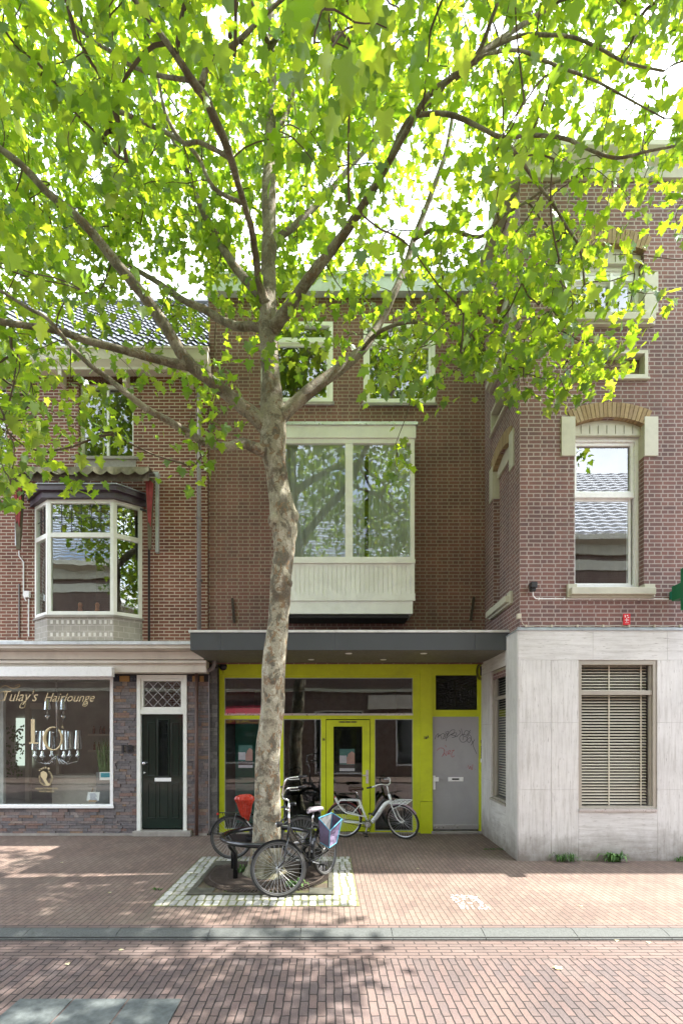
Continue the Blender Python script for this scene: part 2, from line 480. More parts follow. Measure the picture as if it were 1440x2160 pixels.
# outer border of granite setts round the tree square
TX0, TX1, TY0, TY1 = -2.03, .365, 5.97, 8.36
IX0, IX1, IY0, IY1 = -1.74, .075, 6.36, 8.02
sb = MB()
for x0, x1, y0, y1, nx, ny in ((TX0, TX1, TY0, IY0, 26, 2), (TX0, TX1, IY1, TY1, 25, 2), (TX0, IX0, IY0, IY1, 3, 10), (IX1, TX1, IY0, IY1, 3, 10)):
    dy = (y1 - y0) / ny
    for j in range(ny):
        dx = (x1 - x0) / nx; off = rnd.uniform(0, .3) * dx
        xx = x0
        while xx < x1 - .03:
            w = min(dx * rnd.uniform(.82, 1.2), x1 - xx)
            sett(sb, xx + w / 2, y0 + dy * (j + .5) + rnd.uniform(-.006, .006), w - .012, dy - .014, -.05, .012)
            xx += w
struct('granite_setts', sb, islandmat('pale granite', [(0, (.24, .24, .22)), (.3, (.38, .38, .36)), (.6, (.31, .30, .26)), (.85, (.45, .45, .43)), (1, (.28, .30, .25))], .85, .5, 60))
def ringstrip(mb, o, i, z):
    (a0, a1, b0, b1), (c0, c1, d0, d1) = o, i
    mb.q([(a0, b0, z), (a1, b0, z), (a1, d0, z), (a0, d0, z)]); mb.q([(a0, d1, z), (a1, d1, z), (a1, b1, z), (a0, b1, z)])
    mb.q([(a0, d0, z), (c0, d0, z), (c0, d1, z), (a0, d1, z)]); mb.q([(c1, d0, z), (a1, d0, z), (a1, d1, z), (c1, d1, z)])
js = MB(); ringstrip(js, (TX0 - .01, TX1 + .01, TY0 - .01, TY1 + .01), (IX0, IX1, IY0, IY1), .004)
struct('sett_joints', js, pm('mossy joint sand', (.15, .16, .07), .95, var=.5, scale=9, bmp=.5))
# soil inside the tree square
so = MB(); so.q([(IX0, IY0, .003), (IX1, IY0, .003), (IX1, IY1, .003), (IX0, IY1, .003)])
m, N, L, B = newmat('mossy soil'); v = coords(N, L)
c = ramp(N, L, noise(N, L, v, 5, 8, .7), [(.35, (.055, .042, .03)), (.52, (.09, .07, .045)), (.62, (.10, .13, .03)), (.75, (.20, .25, .05))])
L.new(c, B.inputs['Base Color']); B.inputs['Roughness'].default_value = .95; bump(N, L, B, noise(N, L, v, 60, 5), .8, .02)
struct('soil', so, m)

# cast iron grate round the trunk
TC = Vector((-.845, 7.27, 0))
tg = thing('tree_grate', 'rusty cast iron grate with radial slots set in the paving round the trunk', 'tree grate', TC)
gr = MB()
cx, cy = TC.x, TC.y
for ringr, w in ((.33, .03), (.56, .02), (.80, .02)):
    pts = [(cx + ringr * math.cos(a), cy + ringr * .93 * math.sin(a), .018) for a in np.linspace(0, 2 * math.pi, 49)[:-1]]
    gr.tube(pts, w / 2, 6, closed=True)
for k in range(110):
    a = 2 * math.pi * k / 110
    ca, sa = math.cos(a), math.sin(a)
    rmax = min((IX1 - .03 - cx) / ca if ca > 0 else (IX0 + .03 - cx) / ca if ca < 0 else 9, (IY1 - .03 - cy) / sa if sa > 0 else (IY0 + .03 - cy) / sa if sa < 0 else 9)
    r1 = min(rmax, .88); 
    gr.beam((cx + .33 * ca, cy + .33 * sa, .018), (cx + r1 * ca, cy + r1 * sa, .018), .018, .014)
frame_pts = ((IX0, IX0 + .06, IY0, IY1), (IX1 - .06, IX1, IY0, IY1), (IX0 + .06, IX1 - .06, IY0, IY0 + .05), (IX0 + .06, IX1 - .06, IY1 - .05, IY1))
gr.build('slotted_ring', M['rust'], tg)
fr = MB()
for a, b, c_, d in frame_pts: fr.box(a, b, c_, d, .0, .022)
for sx, sy in ((IX0 + .06, IY0 + .05), (IX1 - .30, IY0 + .05), (IX0 + .06, IY1 - .27), (IX1 - .30, IY1 - .27)):
    fr.box(sx, sx + .24, sy, sy + .22, .004, .019)
fr.build('border_plate', pm('mossy iron plate', (.075, .074, .056), .85, .1, var=.5, scale=7, bmp=.5), tg)

# dark slab in the road, bottom left
rc = thing('road_cover', 'dark rectangular concrete cover set flush in the brick road', 'road cover', (-1.75, 3.85, RZ))
cv = MB()
for a, b in ((-2.38, -1.97), (-1.955, -1.545), (-1.53, -1.13)): cv.box(a, b, 3.3, 3.99, RZ - .05, RZ + .008)
cv.build('slab', pm('dark concrete', (.085, .10, .10), .85, var=.3, scale=20, bmp=.4), rc, bevel=.004)

# worn white paint on the pavement
wm = MB(); rr = random.Random(3)
for k in range(170):
    a = rr.uniform(0, 1); b = rr.uniform(0, 1)
    if abs(a - .5) < .3 and abs(b - .5) < .25 and rr.random() < .75: continue
    cx_, cy_ = 1.50 + a * .32 + (1 - b) * .04, 5.86 + b * .52; s_ = rr.uniform(.004, .019)
    pts = [(cx_ + s_ * rr.uniform(.5, 1.2) * math.cos(t), cy_ + 1.4 * s_ * rr.uniform(.5, 1.2) * math.sin(t), .0035 + k * 2e-6) for t in np.linspace(0, 6.283, 8)[:-1]]
    wm.q(pts)
tag(wm.build('painted_mark', pm('worn white marking paint', (.68, .67, .64), .8, var=.15)), 'worn patch of white spray paint on the brick pavement', 'paint mark')
# ---------------------------------------------------------------- house with the hair salon (left)
YA, YB, YS, YC = 10.14, 10.20, 10.38, 8.13
XA0, XAB, XC = -13.5, -2.35, 3.06
ZTA = 9.55
A = thing('brick_house', 'orange brick house with a tiled roof and an octagonal bay window above the hair salon', 'house', (-6, YA, 0))
winA = (X(166, YA), X(282, YA), Z(964, YA), Z(806, YA))
winA2 = (X(166, YA) - 2.4, X(14, YA), Z(964, YA), Z(806, YA))
bayA = (-5.70, -3.70, 4.30, 6.38)
shopA = (-8.3, X(240, YA), Z(1702, YA), Z(1427, YA))
doorA = (X(290, YA), X(395, YA), 0.02, Z(1424, YA))
wa = MB()
wall_sheet(wa, XA0, XAB, 3.45, ZTA, YA, [winA, winA2, bayA], .22)
wa.q([(XA0, YA, 0), (XA0, YA + 9, 0), (XA0, YA + 9, ZTA), (XA0, YA, ZTA)])
wa.q([(XA0, YA + 9, 0), (XAB, YA + 9, 0), (XAB, YA + 9, ZTA), (XA0, YA + 9, ZTA)])
wa.build('wall', M['brickA'], A)
# brick soldier lintels and side strips of the upper windows
for (a, b, c, d), nm in ((winA, 0), (winA2, 1)):
    so_ = MB()
    k = a - .12
    while k < b + .1:
        so_.box(k, k + .052, YA - .012, YA + .05, d, d + .21); k += .064
    so_.build('lintel', pm('dark soldier brick', (.10, .045, .03), .9, var=.35, scale=12, bmp=.3), A)
    cs = MB(); cs.box(a - .12, b + .12, YA - .045, YA + .18, c - .055, c); cs.box(a - .05, b + .05, YA - .008, YA + .1, c - .2, c - .055)
    cs.build('sill', M['concrete'], A)
    w_ = MB(); frame(w_, a, b, c, d, YA + .09, YA + .16, .055); xm = (a + b) / 2
    w_.box(xm - .022, xm + .022, YA + .09, YA + .15, c + .055, d - .055)
    wf = w_.build('window', M['white'], A, bevel=.004)
    MB().q([(a + .05, YA + .13, c + .05), (b - .05, YA + .13, c + .05), (b - .05, YA + .13, d - .05), (a + .05, YA + .13, d - .05)]).build('pane', M['glass'], wf)
rm = MB()
for a, b, c, d in (winA, winA2): room(rm, a - .3, b + .3, YA + .23, YA + 3, c - .5, d + .25)
room(rm, -5.9, -3.5, YA + .23, YA + 3, 3.9, 6.5)
rm.build('room', M['dim'], A)

# eaves, gutter and tiled roof
ev = MB()
ye = 9.86
zt, zb = Z(737, ye), Z(768, ye)
ev.prof([(ye, zb + .10), (ye - .02, zt), (ye + .06, zt), (YA + .02, zt - .02), (YA + .02, zb - .05), (ye + .07, zb - .05), (ye + .07, zb)], XA0, XAB + .06)
ev.prof([(ye - .045, zt), (ye - .045, zt + .035), (ye + .08, zt + .035), (ye + .08, zt)], XA0, XAB + .08)
ev.build('eaves_gutter', M['cream'], A)
br = MB()
for k in range(9):
    xx = -2.7 - k * 1.25
    MB().prism([(xx, zb - .05), (xx + .07, zb - .05), (xx + .07, zb - .28), (xx, zb - .28)], YA - .2, YA).build('eaves_bracket', M['cream'], A)
rf = MB()
y0, z0 = 9.90, zt + .05
sl = math.radians(45)
nrow, ncol = 24, 54
tw = (XAB + .05 - XA0) / ncol; tl = 7.3 / nrow
for r in range(nrow):
    for c in range(ncol):
        xa = XA0 + c * tw
        for k in range(6):
            u0, u1 = k / 6, (k + 1) / 6
            h0 = .028 * math.sin(u0 * 2 * math.pi) ; h1 = .028 * math.sin(u1 * 2 * math.pi)
            pts = []
            for (u, h, t, lift) in ((u0, h0, r * tl, .035), (u1, h1, r * tl, .035), (u1, h1, (r + 1) * tl, .004), (u0, h0, (r + 1) * tl, .004)):
                hh = h + lift
                pts.append((xa + u * tw, y0 + t * math.cos(sl) - hh * math.sin(sl), z0 + t * math.sin(sl) + hh * math.cos(sl)))
            rf.q(pts, [(0, 0)] * 4)
            if True:   # tile nose
                a_, b_ = pts[0], pts[1]
                rf.q([(a_[0], a_[1] + .022, a_[2] - .022), (b_[0], b_[1] + .022, b_[2] - .022), b_, a_], [(0, 0)] * 4)
roofA = rf.build('roof', pm('glazed dark roof tile', (.055, .060, .066), .22, var=.25, scale=5, coat=.3), A)
rd = MB(); yr, zr = y0 + 7.3 * math.cos(sl), z0 + 7.3 * math.sin(sl)
rd.tube([(XA0, yr, zr), (XAB, yr, zr)], .12, 8)
rd.prof([(y0 + .12, z0 - .02), (yr, zr - .1), (2 * yr - y0, z0 - .1)], XA0 + .01, XAB + .03)
rd.build('ridge', pm('glazed dark roof tile', (0, 0, 0)), roofA)

# bay window
bx0, bx1, bf = -5.33, -4.07, 9.81
wx0, wx1 = -5.76, -3.64
zb0, zb1 = 4.27, 6.47
pts = [(wx0, YA), (bx0, bf), (bx1, bf), (wx1, YA)]
def seg_wall(mb, p, q, a, b, z0, z1, t=.07, off=0.0):
    """upright bar lying along p->q between distances a and b"""
    p, q = Vector((p[0], p[1], 0)), Vector((q[0], q[1], 0)); d = (q - p).normalized(); n = Vector((d.y, -d.x, 0)); n = -n if n.y > 0 else n
    A_ = p + d * a + n * off; B_ = p + d * b + n * off; C_, D_ = B_ - n * t, A_ - n * t
    mb.slab([(A_.x, A_.y), (B_.x, B_.y), (C_.x, C_.y), (D_.x, D_.y)], z0, z1)
bay = MB(); glass = MB(); lead = MB()
ztr = Z(1128, bf)
for i in range(3):
    p, q = pts[i], pts[i + 1]; Ls = math.dist(p, q); w = .065
    seg_wall(bay, p, q, 0, w, zb0, zb1); seg_wall(bay, p, q, Ls - w, Ls, zb0, zb1)
    for za, zc in ((zb0, zb0 + .07), (ztr - .045, ztr + .045), (zb1 - .07, zb1)): seg_wall(bay, p, q, w, Ls - w, za, zc)
    seg_wall(glass, p, q, w - .01, Ls - w + .01, zb0 + .05, zb1 - .05, .006, -.035)
    nl = 6 if i == 1 else 3
    for k in range(1, nl): seg_wall(lead, p, q, w + (Ls - 2 * w) * k / nl - .005, w + (Ls - 2 * w) * k / nl + .005, ztr + .045, zb1 - .07, .010, -.029)
    seg_wall(lead, p, q, w, Ls - w, (ztr + zb1) / 2 - .005, (ztr + zb1) / 2 + .005, .010, -.028)
bo = bay.build('bay_window', M['white'], A, bevel=.005)
glass.build('pane', M['glass'], bo); lead.build('leaded_bars', M['black'], bo)
# cornice over the bay
cn = MB()
o1, o2 = .16, .06
def bay_poly(o, yb=YA): return [(wx0 - o * 1.1, yb), (bx0 - o * .75, bf - o), (bx1 + o * .75, bf - o), (wx1 + o * 1.1, yb)]
cn.slab(bay_poly(.08), zb1, zb1 + .12); cn.slab(bay_poly(.14), zb1 + .12, zb1 + .22)
cn.build('cornice', M['purple'], bo)
MB().slab(bay_poly(.17), zb1 + .22, zb1 + .235).build('lead_flashing', M['zinc'], bo)
bs = MB(); bs.slab(bay_poly(.0), 3.78, zb0 - .03)
m, N, L, B = newmat('patterned concrete block'); v = coords(N, L, 'UV')
t = node(N, 'ShaderNodeTexBrick', Scale=1.0); t.inputs['Brick Width'].default_value = .16; t.inputs['Row Height'].default_value = .11; t.inputs['Mortar Size'].default_value = .006
t.inputs['Color1'].default_value = (.36, .34, .30, 1); t.inputs['Color2'].default_value = (.30, .285, .25, 1); t.inputs['Mortar'].default_value = (.44, .42, .38, 1)
L.new(v, t.inputs['Vector']); L.new(mixc(N, L, 1.0, t.outputs['Color'], ramp(N, L, noise(N, L, v, 4, 7, .7), [(.3, .75), (.7, 1.1)]), 'MULTIPLY'), B.inputs['Base Color']); B.inputs['Roughness'].default_value = .9
bs.build('apron', m, bo)
MB().slab(bay_poly(.035), zb0 - .045, zb0 - .004).build('sill', M['concrete'], bo)
st = MB()
for j, zz in enumerate((3.86, 4.10)):
    for k in range(6):
        for s in (0, .11):
            xx = -5.27 + k * .205 + s + (0 if j else .0)
            MB().box(xx, xx + .045, bf - .004, bf + .01, zz, zz + .07).build('pale_tile', pm('pale tile', (.55, .54, .5), .7), bo)
# toys on the sill
for k, xx in enumerate((-4.78, -4.45)):
    MB().lathe([(.045, 0), (.05, .02), (.035, .1), (.045, .16), (.02, .2)], (xx, bf + .16, zb0 + .075), 10).build('ornament', pm('terracotta', (.35, .12, .05), .7), bo)

# gathered awning round the bay
aw = MB()
ax0, ax1, azt = X(32, 9.95), X(335, 9.95), Z(996, 9.95)
aw.box(ax0, ax1, 9.93, 10.05, azt - .045, azt); aw.box(ax1 - .06, ax1, 9.93, 10.0, Z(1166, 9.95), azt - .045); aw.box(ax0, ax0 + .03, 9.95, 10.0, Z(1150, 9.95), azt - .045)
awo = aw.build('awning', pm('grey rail', (.42, .43, .44), .45, .4), A)
def cloth_strip(mb, x0, x1, z0, z1, y, amp, n=60, scal=0.0, ns=9):
    for i in range(n):
        u0, u1 = i / n, (i + 1) / n
        xs = [x0 + (x1 - x0) * u for u in (u0, u1)]
        yy = [y + amp * math.sin(u * n * .55) * .5 + amp * math.sin(u * 17) * .5 for u in (u0, u1)]
        zb_ = [z0 - scal * abs(math.sin(math.pi * u * ns)) for u in (u0, u1)]
        mb.q([(xs[0], yy[0], zb_[0]), (xs[1], yy[1], zb_[1]), (xs[1], y, z1), (xs[0], y, z1)])
    return mb
dirty = pm('mossy awning canvas', (.11, .10, .062), .95, var=.35, scale=9, bmp=.4)
v_ = MB(); cloth_strip(v_, ax0 + .07, ax1 - .09, azt - .13, azt - .045, 9.66, .02, 90, .065, 10)
v_.q([(ax0 + .07, 9.66, azt - .045), (ax1 - .09, 9.66, azt - .045), (ax1 - .09, 9.93, azt - .02), (ax0 + .07, 9.93, azt - .02)])
v_.build('valance', pm('mossy grey canvas', (.21, .20, .135), .95, var=.35, scale=9, bmp=.4), awo)
v_ = MB(); cloth_strip(v_, ax0 + .09, ax1 - .11, azt - .27, azt - .08, 9.74, .03, 70, .02, 7); v_.build('inner_valance', pm('brown canvas', (.085, .07, .05), .95, var=.35, scale=9, bmp=.4), awo)
for x0_, x1_, zlo, cm in ((ax0 + .02, ax0 + .20, Z(1160, 9.9), 0), (ax1 - .23, ax1 - .07, Z(1160, 9.9), 1)):
    f_ = MB()
    for k, (dy, w) in enumerate(((9.86, .05), (9.93, .07))):
        f_.prism([(x0_ + .02 * k, azt - .12), (x1_ - .01, azt - .16), (x1_ - w, zlo + .25 * k), (x0_ + w + .01, zlo + .2 * k)], dy, dy + .035)
    f_.build('folded_cloth', dirty, awo)
    r_ = MB(); r_.prism([(x0_ + .01, azt - .2), (x0_ + .07, azt - .24), (x0_ + .1, zlo + .55), (x0_ + .06, zlo + .5)], 9.845, 9.87)
    r_.prism([(x1_ - .08, azt - .2), (x1_ - .0, azt - .26), (x1_ - .05, zlo + .42), (x1_ - .075, zlo + .5)], 9.84, 9.87)
    tag(r_.build('folded_cloth', pm('faded red canvas', (.24, .04, .04), .9, var=.3, bmp=.3), awo), 'faded red fold of the awning')

# pipes on the upper front
MB().tube([(X(420, 10.05), 10.05, Z(815, 10.05)), (X(420, 10.05), 10.05, 3.72)], .042, 12).build('drainpipe', M['greypipe'], A, smooth=True)
pc = MB()
for pz in (8.2, 6.9, 6.2, 5.0): MB().box(X(420, 10.05) - .05, X(420, 10.05) + .05, 9.995, 10.14, pz, pz + .03).build('pipe_clip', M['greypipe'], A)
xp = X(315, 10.07)
MB().tube([(xp - .14, 9.98, 6.36), (xp - .03, 9.99, 6.33), (xp, 10.06, 6.28), (xp, 10.06, 3.75)], .022, 8).build('drainpipe', M['black'], A, smooth=True)
xc = X(42, YA)
cd = MB(); cd.tube([(xc, YA - .02, 5.6), (xc + .0, YA - .02, 5.5), (xc + .09, YA - .02, 5.38), (xc + .09, YA - .02, 4.72), (xc + .14, YA - .02, 4.62)], .011, 6)
cd.tube([(xc + .19, YA - .02, 4.66), (xc + .19, YA - .02, 3.92)], .011, 6); cd.tube([(xc - .9, YA - .02, 3.82), (xc + .1, YA - .02, 3.82)], .018, 6)
cd.box(xc + .12, xc + .22, YA - .07, YA, 4.68, 4.80)
cd.build('white_conduit', M['whiteC'], A)
cd = MB(); cd.tube([(xc + .0, YA - .015, 4.95), (xc + .0, YA - .015, 3.9)], .014, 6); cd.build('grey_conduit', M['greypipe'], A)

# cream canopy over the shop
cp = MB(); xe = X(403, 9.6)
cp.prof([(9.6, 3.60), (9.6, 3.70), (YA, 3.75), (YA, 3.52), (9.78, 3.55), (9.70, 3.59)], XA0, XAB + .01)
cp.prof([(9.74, 3.555), (9.80, 3.42), (YA, 3.40), (YA, 3.52)], XA0, XAB - .0)
cpo = cp.build('shop_canopy', M['cream'], A)
MB().box(XA0, XAB - .05, 9.565, 9.602, 3.665, 3.725).build('canopy_edge', pm('pale metal edge', (.60, .64, .66), .4, .2, dirt=.3), cpo)
MB().box(XA0, X(437, 9.95), 9.86, 10.13, Z(1424, YA) + .02, 3.41).build('fascia', M['cream'], A)
MB().box(XA0, X(436, 9.85), 9.80, 9.88, 3.35, 3.40).build('fascia_moulding', M['cream'], A)
# roller shutter box
MB().box(XA0, X(237, 9.75), 9.74, 9.86, Z(1427, 9.74), Z(1406, 9.74)).build('shutter_box', M['whiteC'], A, bevel=.008)

# stone-clad ground floor
def ledgestone(mb, x0, x1, z0, z1, y, holes=(), seed=1, hmin=.035, hmax=.075):
    rr = random.Random(seed); z = z0
    while z < z1 - .004:
        h = min(rr.uniform(hmin, hmax), z1 - z)
        if z1 - z - h < .02: h = z1 - z
        x = x0 - rr.uniform(0, .2)
        while x < x1:
            w = rr.uniform(.07, .30); a, b = max(x, x0), min(x + w, x1)
            segs = [(a, b)]
            for hh in holes:
                if z + h / 2 < hh[2] or z + h / 2 > hh[3]: continue
                ns_ = []
                for (p, q) in segs:
                    if q <= hh[0] or p >= hh[1]: ns_.append((p, q))
                    else:
                        if p < hh[0]: ns_.append((p, hh[0]))
                        if q > hh[1]: ns_.append((hh[1], q))
                segs = ns_
            for (p, q) in segs:
                if q - p > .015:
                    d = rr.uniform(0, .022); g_ = .002
                    yf = y - .006 - d; t = rr.uniform(-.004, .004)
                    mb.v += []
                    base = len(mb.v)
                    P_ = [(p + g_, yf + t, z + g_), (q - g_, yf - t, z + g_), (q - g_, yf - t + .003, z + h - g_), (p + g_, yf + t + .002, z + h - g_)]
                    Q_ = [(c[0], y + .02, c[2]) for c in P_]
                    for c in P_ + Q_: mb.v.append(Vector(c))
                    for fc in ((0, 1, 2, 3), (1, 5, 6, 2), (4, 0, 3, 7), (3, 2, 6, 7), (4, 5, 1, 0)):
                        mb.f.append(tuple(base + k for k in fc)); mb.uv.append([(0, 0)] * 4)
            x += w
        z += h
lsmat = islandmat('split slate cladding', [(0, (.11, .10, .104)), (.3, (.17, .15, .15)), (.5, (.13, .125, .13)), (.72, (.20, .165, .155)), (.86, (.19, .12, .10)), (.94, (.21, .14, .095)), (1, (.25, .23, .225))], .85, .8, 26, .35)
ls = MB(); bk = MB()
bigdoor = (doorA[0], doorA[1], -.1, 3.3)
ledgestone(ls, XA0, X(440, YA), 0.04, Z(1438, YA), YA, [(-8.3, shopA[1], shopA[2], 4), bigdoor], 4)
stone = ls.build('stone_cladding', lsmat, A)
wall_sheet(bk, XA0, X(440, YA), -.1, 3.45, YA + .004, [(-8.3, shopA[1], shopA[2], shopA[3]), (doorA[0], doorA[1], -.05, doorA[3])], .2)
bk.build('mortar_backing', pm('dark mortar', (.03, .028, .027), .95), A)
MB().box(XA0, X(437, YA), YA - .035, YA, 0, .045).build('plinth', M['concrete'], A)
for a, b in ((240, 252), (275, 288), (393, 405)): MB().box(X(a, YA), X(b, YA), YA - .012, YA + .01, Z(1438, YA), Z(1426, YA)).build('dark_tile', pm('dark glazed tile', (.03, .035, .05), .25), A)
for a, b in ((253, 274), (406, 412), (422, 430)): MB().box(X(a, YA), X(b, YA), YA - .012, YA + .01, Z(1438, YA), Z(1426, YA)).build('ochre_tile', pm('ochre glazed tile', (.30, .17, .05), .35), A)

# shop window
sf = MB(); frame(sf, shopA[0], shopA[1], shopA[2], shopA[3], YA - .03, YA + .08, .06, .05)
sf.box(shopA[0], shopA[1] + .02, YA - .06, YA - .03, shopA[2] - .02, shopA[2] + .03)
so2 = sf.build('shop_window', M['whiteC'], A, bevel=.004)
MB().q([(shopA[0], YA + .03, shopA[2] + .04), (shopA[1] - .05, YA + .03, shopA[2] + .04), (shopA[1] - .05, YA + .03, shopA[3] - .05), (shopA[0], YA + .03, shopA[3] - .05)]).build('pane', M['shopglass'], so2)
yg = YA + .022
t1 = text('lettering', "Tulay's", .30, M['gold'], so2, (X(1, yg), yg, Z(1479, yg)), width=.68, shear=.40)
t2 = text('lettering', "Hairlounge", .25, M['gold'], so2, (X(92, yg), yg, Z(1480, yg)), width=1.0, shear=.42)
sw_ = MB()
def swash(pts, r=.007):
    P3 = [P(a, b, yg) for a, b in pts]
    # smooth by Catmull-Rom
    out = []
    for i in range(len(P3) - 1):
        p0, p1, p2, p3 = P3[max(i - 1, 0)], P3[i], P3[i + 1], P3[min(i + 2, len(P3) - 1)]
        for k in range(6):
            u = k / 6
            out.append(.5 * ((2 * p1) + (p2 - p0) * u + (2 * p0 - 5 * p1 + 4 * p2 - p3) * u * u + (3 * p1 - p0 - 3 * p2 + p3) * u ** 3))
    out.append(P3[-1]); n = len(out)
    sw_.tube(out, [r * (.45 + .9 * math.sin(math.pi * i / (n - 1))) for i in range(n)], 5)
swash([(0, 1453), (12, 1446), (28, 1452), (42, 1448), (40, 1444), (32, 1447)])
swash([(55, 1481), (52, 1492), (43, 1493), (46, 1484), (58, 1476)])
swash([(186, 1479), (184, 1488), (176, 1489), (178, 1482), (188, 1476)])
swash([(0, 1478), (8, 1476), (12, 1466), (8, 1458), (0, 1462)])
sw_.build('lettering', M['gold'], so2)
lg = MB()
lg.box(X(66, yg), X(74, yg), yg - .003, yg, Z(1566, yg), Z(1517, yg)); lg.box(X(62, yg), X(82, yg), yg - .003, yg, Z(1569, yg), Z(1566, yg))
cc = [P(113 + 18 * math.cos(a), 1558 + 24 * math.sin(a), yg) for a in np.linspace(-.9, 5.0, 40)]
lg.tube(cc, [.012 + .022 * abs(math.cos(a)) * (1 if math.cos(a) < 0 else .35) for a in np.linspace(-.9, 5.0, 40)], 6)
lg.tube([P(130, 1535, yg), P(132, 1530, yg), P(134, 1537, yg)], .008, 5)
lg.build('logo', M['gold'], so2)
ft = MB()
ft.prism([(X(a, yg), Z(b, yg)) for a, b in ((86, 1630), (92, 1626), (99, 1630), (101, 1636), (98, 1644), (103, 1652), (107, 1653), (107, 1656), (101, 1658), (96, 1653), (92, 1645), (87, 1638))], yg - .003, yg)
for a, b, r in ((84, 1625, 1.5), (88, 1622, 1.6), (92, 1620, 1.7), (97, 1619, 1.8), (103, 1621, 2.4)): ft.lathe([(r * YA / F, 0), (r * YA / F, .003)], P(a, b, yg), 10, 'Y')
for rr_, w in ((14, .005), (12, .003)):
    ft.tube([P(97 + rr_ * math.cos(a), 1641 + 1.15 * rr_ * math.sin(a), yg) for a in np.linspace(-1.2, 3.6, 30)], w, 5)
ft.build('foot_emblem', M['gold'], so2)
text('lettering', "MEDISCH PEDICURE", .045, M['gold'], so2, (X(75, yg), yg, Z(1665, yg)), width=.44)
text('lettering', "MANDY HENTZES", .045, M['gold'], so2, (X(83, yg), yg, Z(1671, yg)), width=.29)
# salon interior
ri = MB(); room(ri, -9.6, X(245, YA) + .05, YA + .2, YA + 2.9, .35, 3.3); ri.build('salon_room', pm('salon wall', (.42, .40, .36), .9, var=.2, scale=1.5), A)
sh = MB()
for zz in (1.95, 1.55): sh.box(-5.9, -4.4, YA + 2.55, YA + 2.85, zz, zz + .05)
sh.box(-6.3, -4.9, YA + 1.6, YA + 2.1, 1.0, 1.05); sh.box(-6.3, -4.9, YA + 1.65, YA + 2.0, .35, 1.0)
sh.box(-5.3, -4.5, YA + 1.2, YA + 1.5, .78, .82)
sh.build('wall_shelf', M['cream'], A)
bt = MB(); rr = random.Random(8)
for zz in (2.0, 1.6):
    for k in range(11):
        tag(MB().lathe([(.03, 0), (.03, .13), (.012, .15), (.012, .19)], (-5.8 + k * .13 + rr.uniform(-.03, .03), YA + 2.7, zz), 7).build('bottle', pm('amber bottle', (.20, .07, .03), .3, var=.5)), 'amber hair product bottle on the back wall shelves of the salon', 'bottle', 'bottles on the salon shelves')
MB().box(X(-60, YA + .8), X(14, YA + .8), YA + .7, YA + .78, .4, 2.9).build('inner_door', pm('pale inner frame', (.45, .46, .44), .5), A)
MB().box(-7.3, -7.2, YA + 2.3, YA + 2.42, .35, 3.0).box(-6.55, -6.47, YA + 2.3, YA + 2.42, .35, 3.0).box(-7.2, -6.55, YA + 2.32, YA + 2.4, 2.6, 2.75).build('partition', M['cream'], A)
lw = MB(); lw.q([(-7.85, YA + 2.85, 1.2), (-7.45, YA + 2.85, 1.2), (-7.45, YA + 2.85, 2.4), (-7.85, YA + 2.85, 2.4)])
m, N, L, B = newmat('daylit rear window'); B.inputs['Base Color'].default_value = (.6, .65, .6, 1); B.inputs['Emission Color'].default_value = (.85, 1, .88, 1); B.inputs['Emission Strength'].default_value = .22
lw.build('rear_window', m, A)
vy = thing('climbing_plant', 'leafy green plant standing before the bright rear window of the salon', 'plant', (-7.7, YA + 2.7, .9)); vb = MB(); rv = random.Random(4)
for k in range(150):
    q = Vector((rv.uniform(-7.85, -7.6) + .1 * math.sin(k), YA + 2.6 + rv.uniform(-.1, .1), rv.uniform(.9, 2.2))); a = rv.uniform(0, 6.28); s_ = rv.uniform(.03, .06)
    vb.q([q, q + Vector((math.cos(a) * s_, 0, math.sin(a) * s_)), q + Vector((math.cos(a + .6) * s_ * 1.6, .01, math.sin(a + .6) * s_ * 1.6)), q + Vector((math.cos(a + 1.2) * s_, 0, math.sin(a + 1.2) * s_))], [(0, 0)] * 4)
vb.build('foliage', pm('house plant leaf', (.05, .13, .03), .6, var=.4), vy)

# front door no. 18
dy = YA + .02
df = MB(); frame(df, doorA[0], doorA[1], doorA[2], doorA[3], YA - .035, YA + .10, .07, .02)
zf = Z(1500, YA); df.box(doorA[0] + .07, doorA[1] - .07, YA - .03, YA + .09, zf - .06, zf + .03)
frame(df, doorA[0] + .07, doorA[1] - .07, zf + .03, doorA[3] - .07, YA - .01, YA + .06, .05)
dfo = df.build('door_frame', M['white'], A, bevel=.004)
fx0, fx1, fz0, fz1 = doorA[0] + .12, doorA[1] - .12, zf + .08, doorA[3] - .12
MB().q([(fx0, YA + .03, fz0), (fx1, YA + .03, fz0), (fx1, YA + .03, fz1), (fx0, YA + .03, fz1)]).build('pane', M['glass'], dfo)
ldd = MB(); W_, H_ = fx1 - fx0, fz1 - fz0; n = 4
for k in range(-3, n + 4):
    for s in (1, -1):
        # clipped diagonals
        a = fx0 + W_ * (k + .0) / n
        pA, pB = (a, fz0), (a + s * W_ * 3 / n * .85, fz1)
        t0, t1_ = 0.0, 1.0; dx = pB[0] - pA[0]
        for lim, sg in ((fx0, 1), (fx1, -1)):
            va, vb = sg * (pA[0] - lim), sg * (pB[0] - lim)
            if va < 0 and vb < 0: t0, t1_ = 1, 0
            elif va < 0: t0 = max(t0, va / (va - vb))
            elif vb < 0: t1_ = min(t1_, va / (va - vb))
        if t1_ - t0 > .02:
            ldd.beam((pA[0] + dx * t0, YA + .025, fz0 + H_ * t0), (pA[0] + dx * t1_, YA + .025, fz0 + H_ * t1_), .009, .009)
ldd.build('lead_lattice', pm('lead came', (.42, .42, .42), .5, .3), dfo)
dx0, dx1, dz0, dz1 = doorA[0] + .075, doorA[1] - .075, .13, zf - .065
dr = MB(); dr.box(dx0, dx1, dy + .02, dy + .065, dz0, dz1)
dW = dx1 - dx0
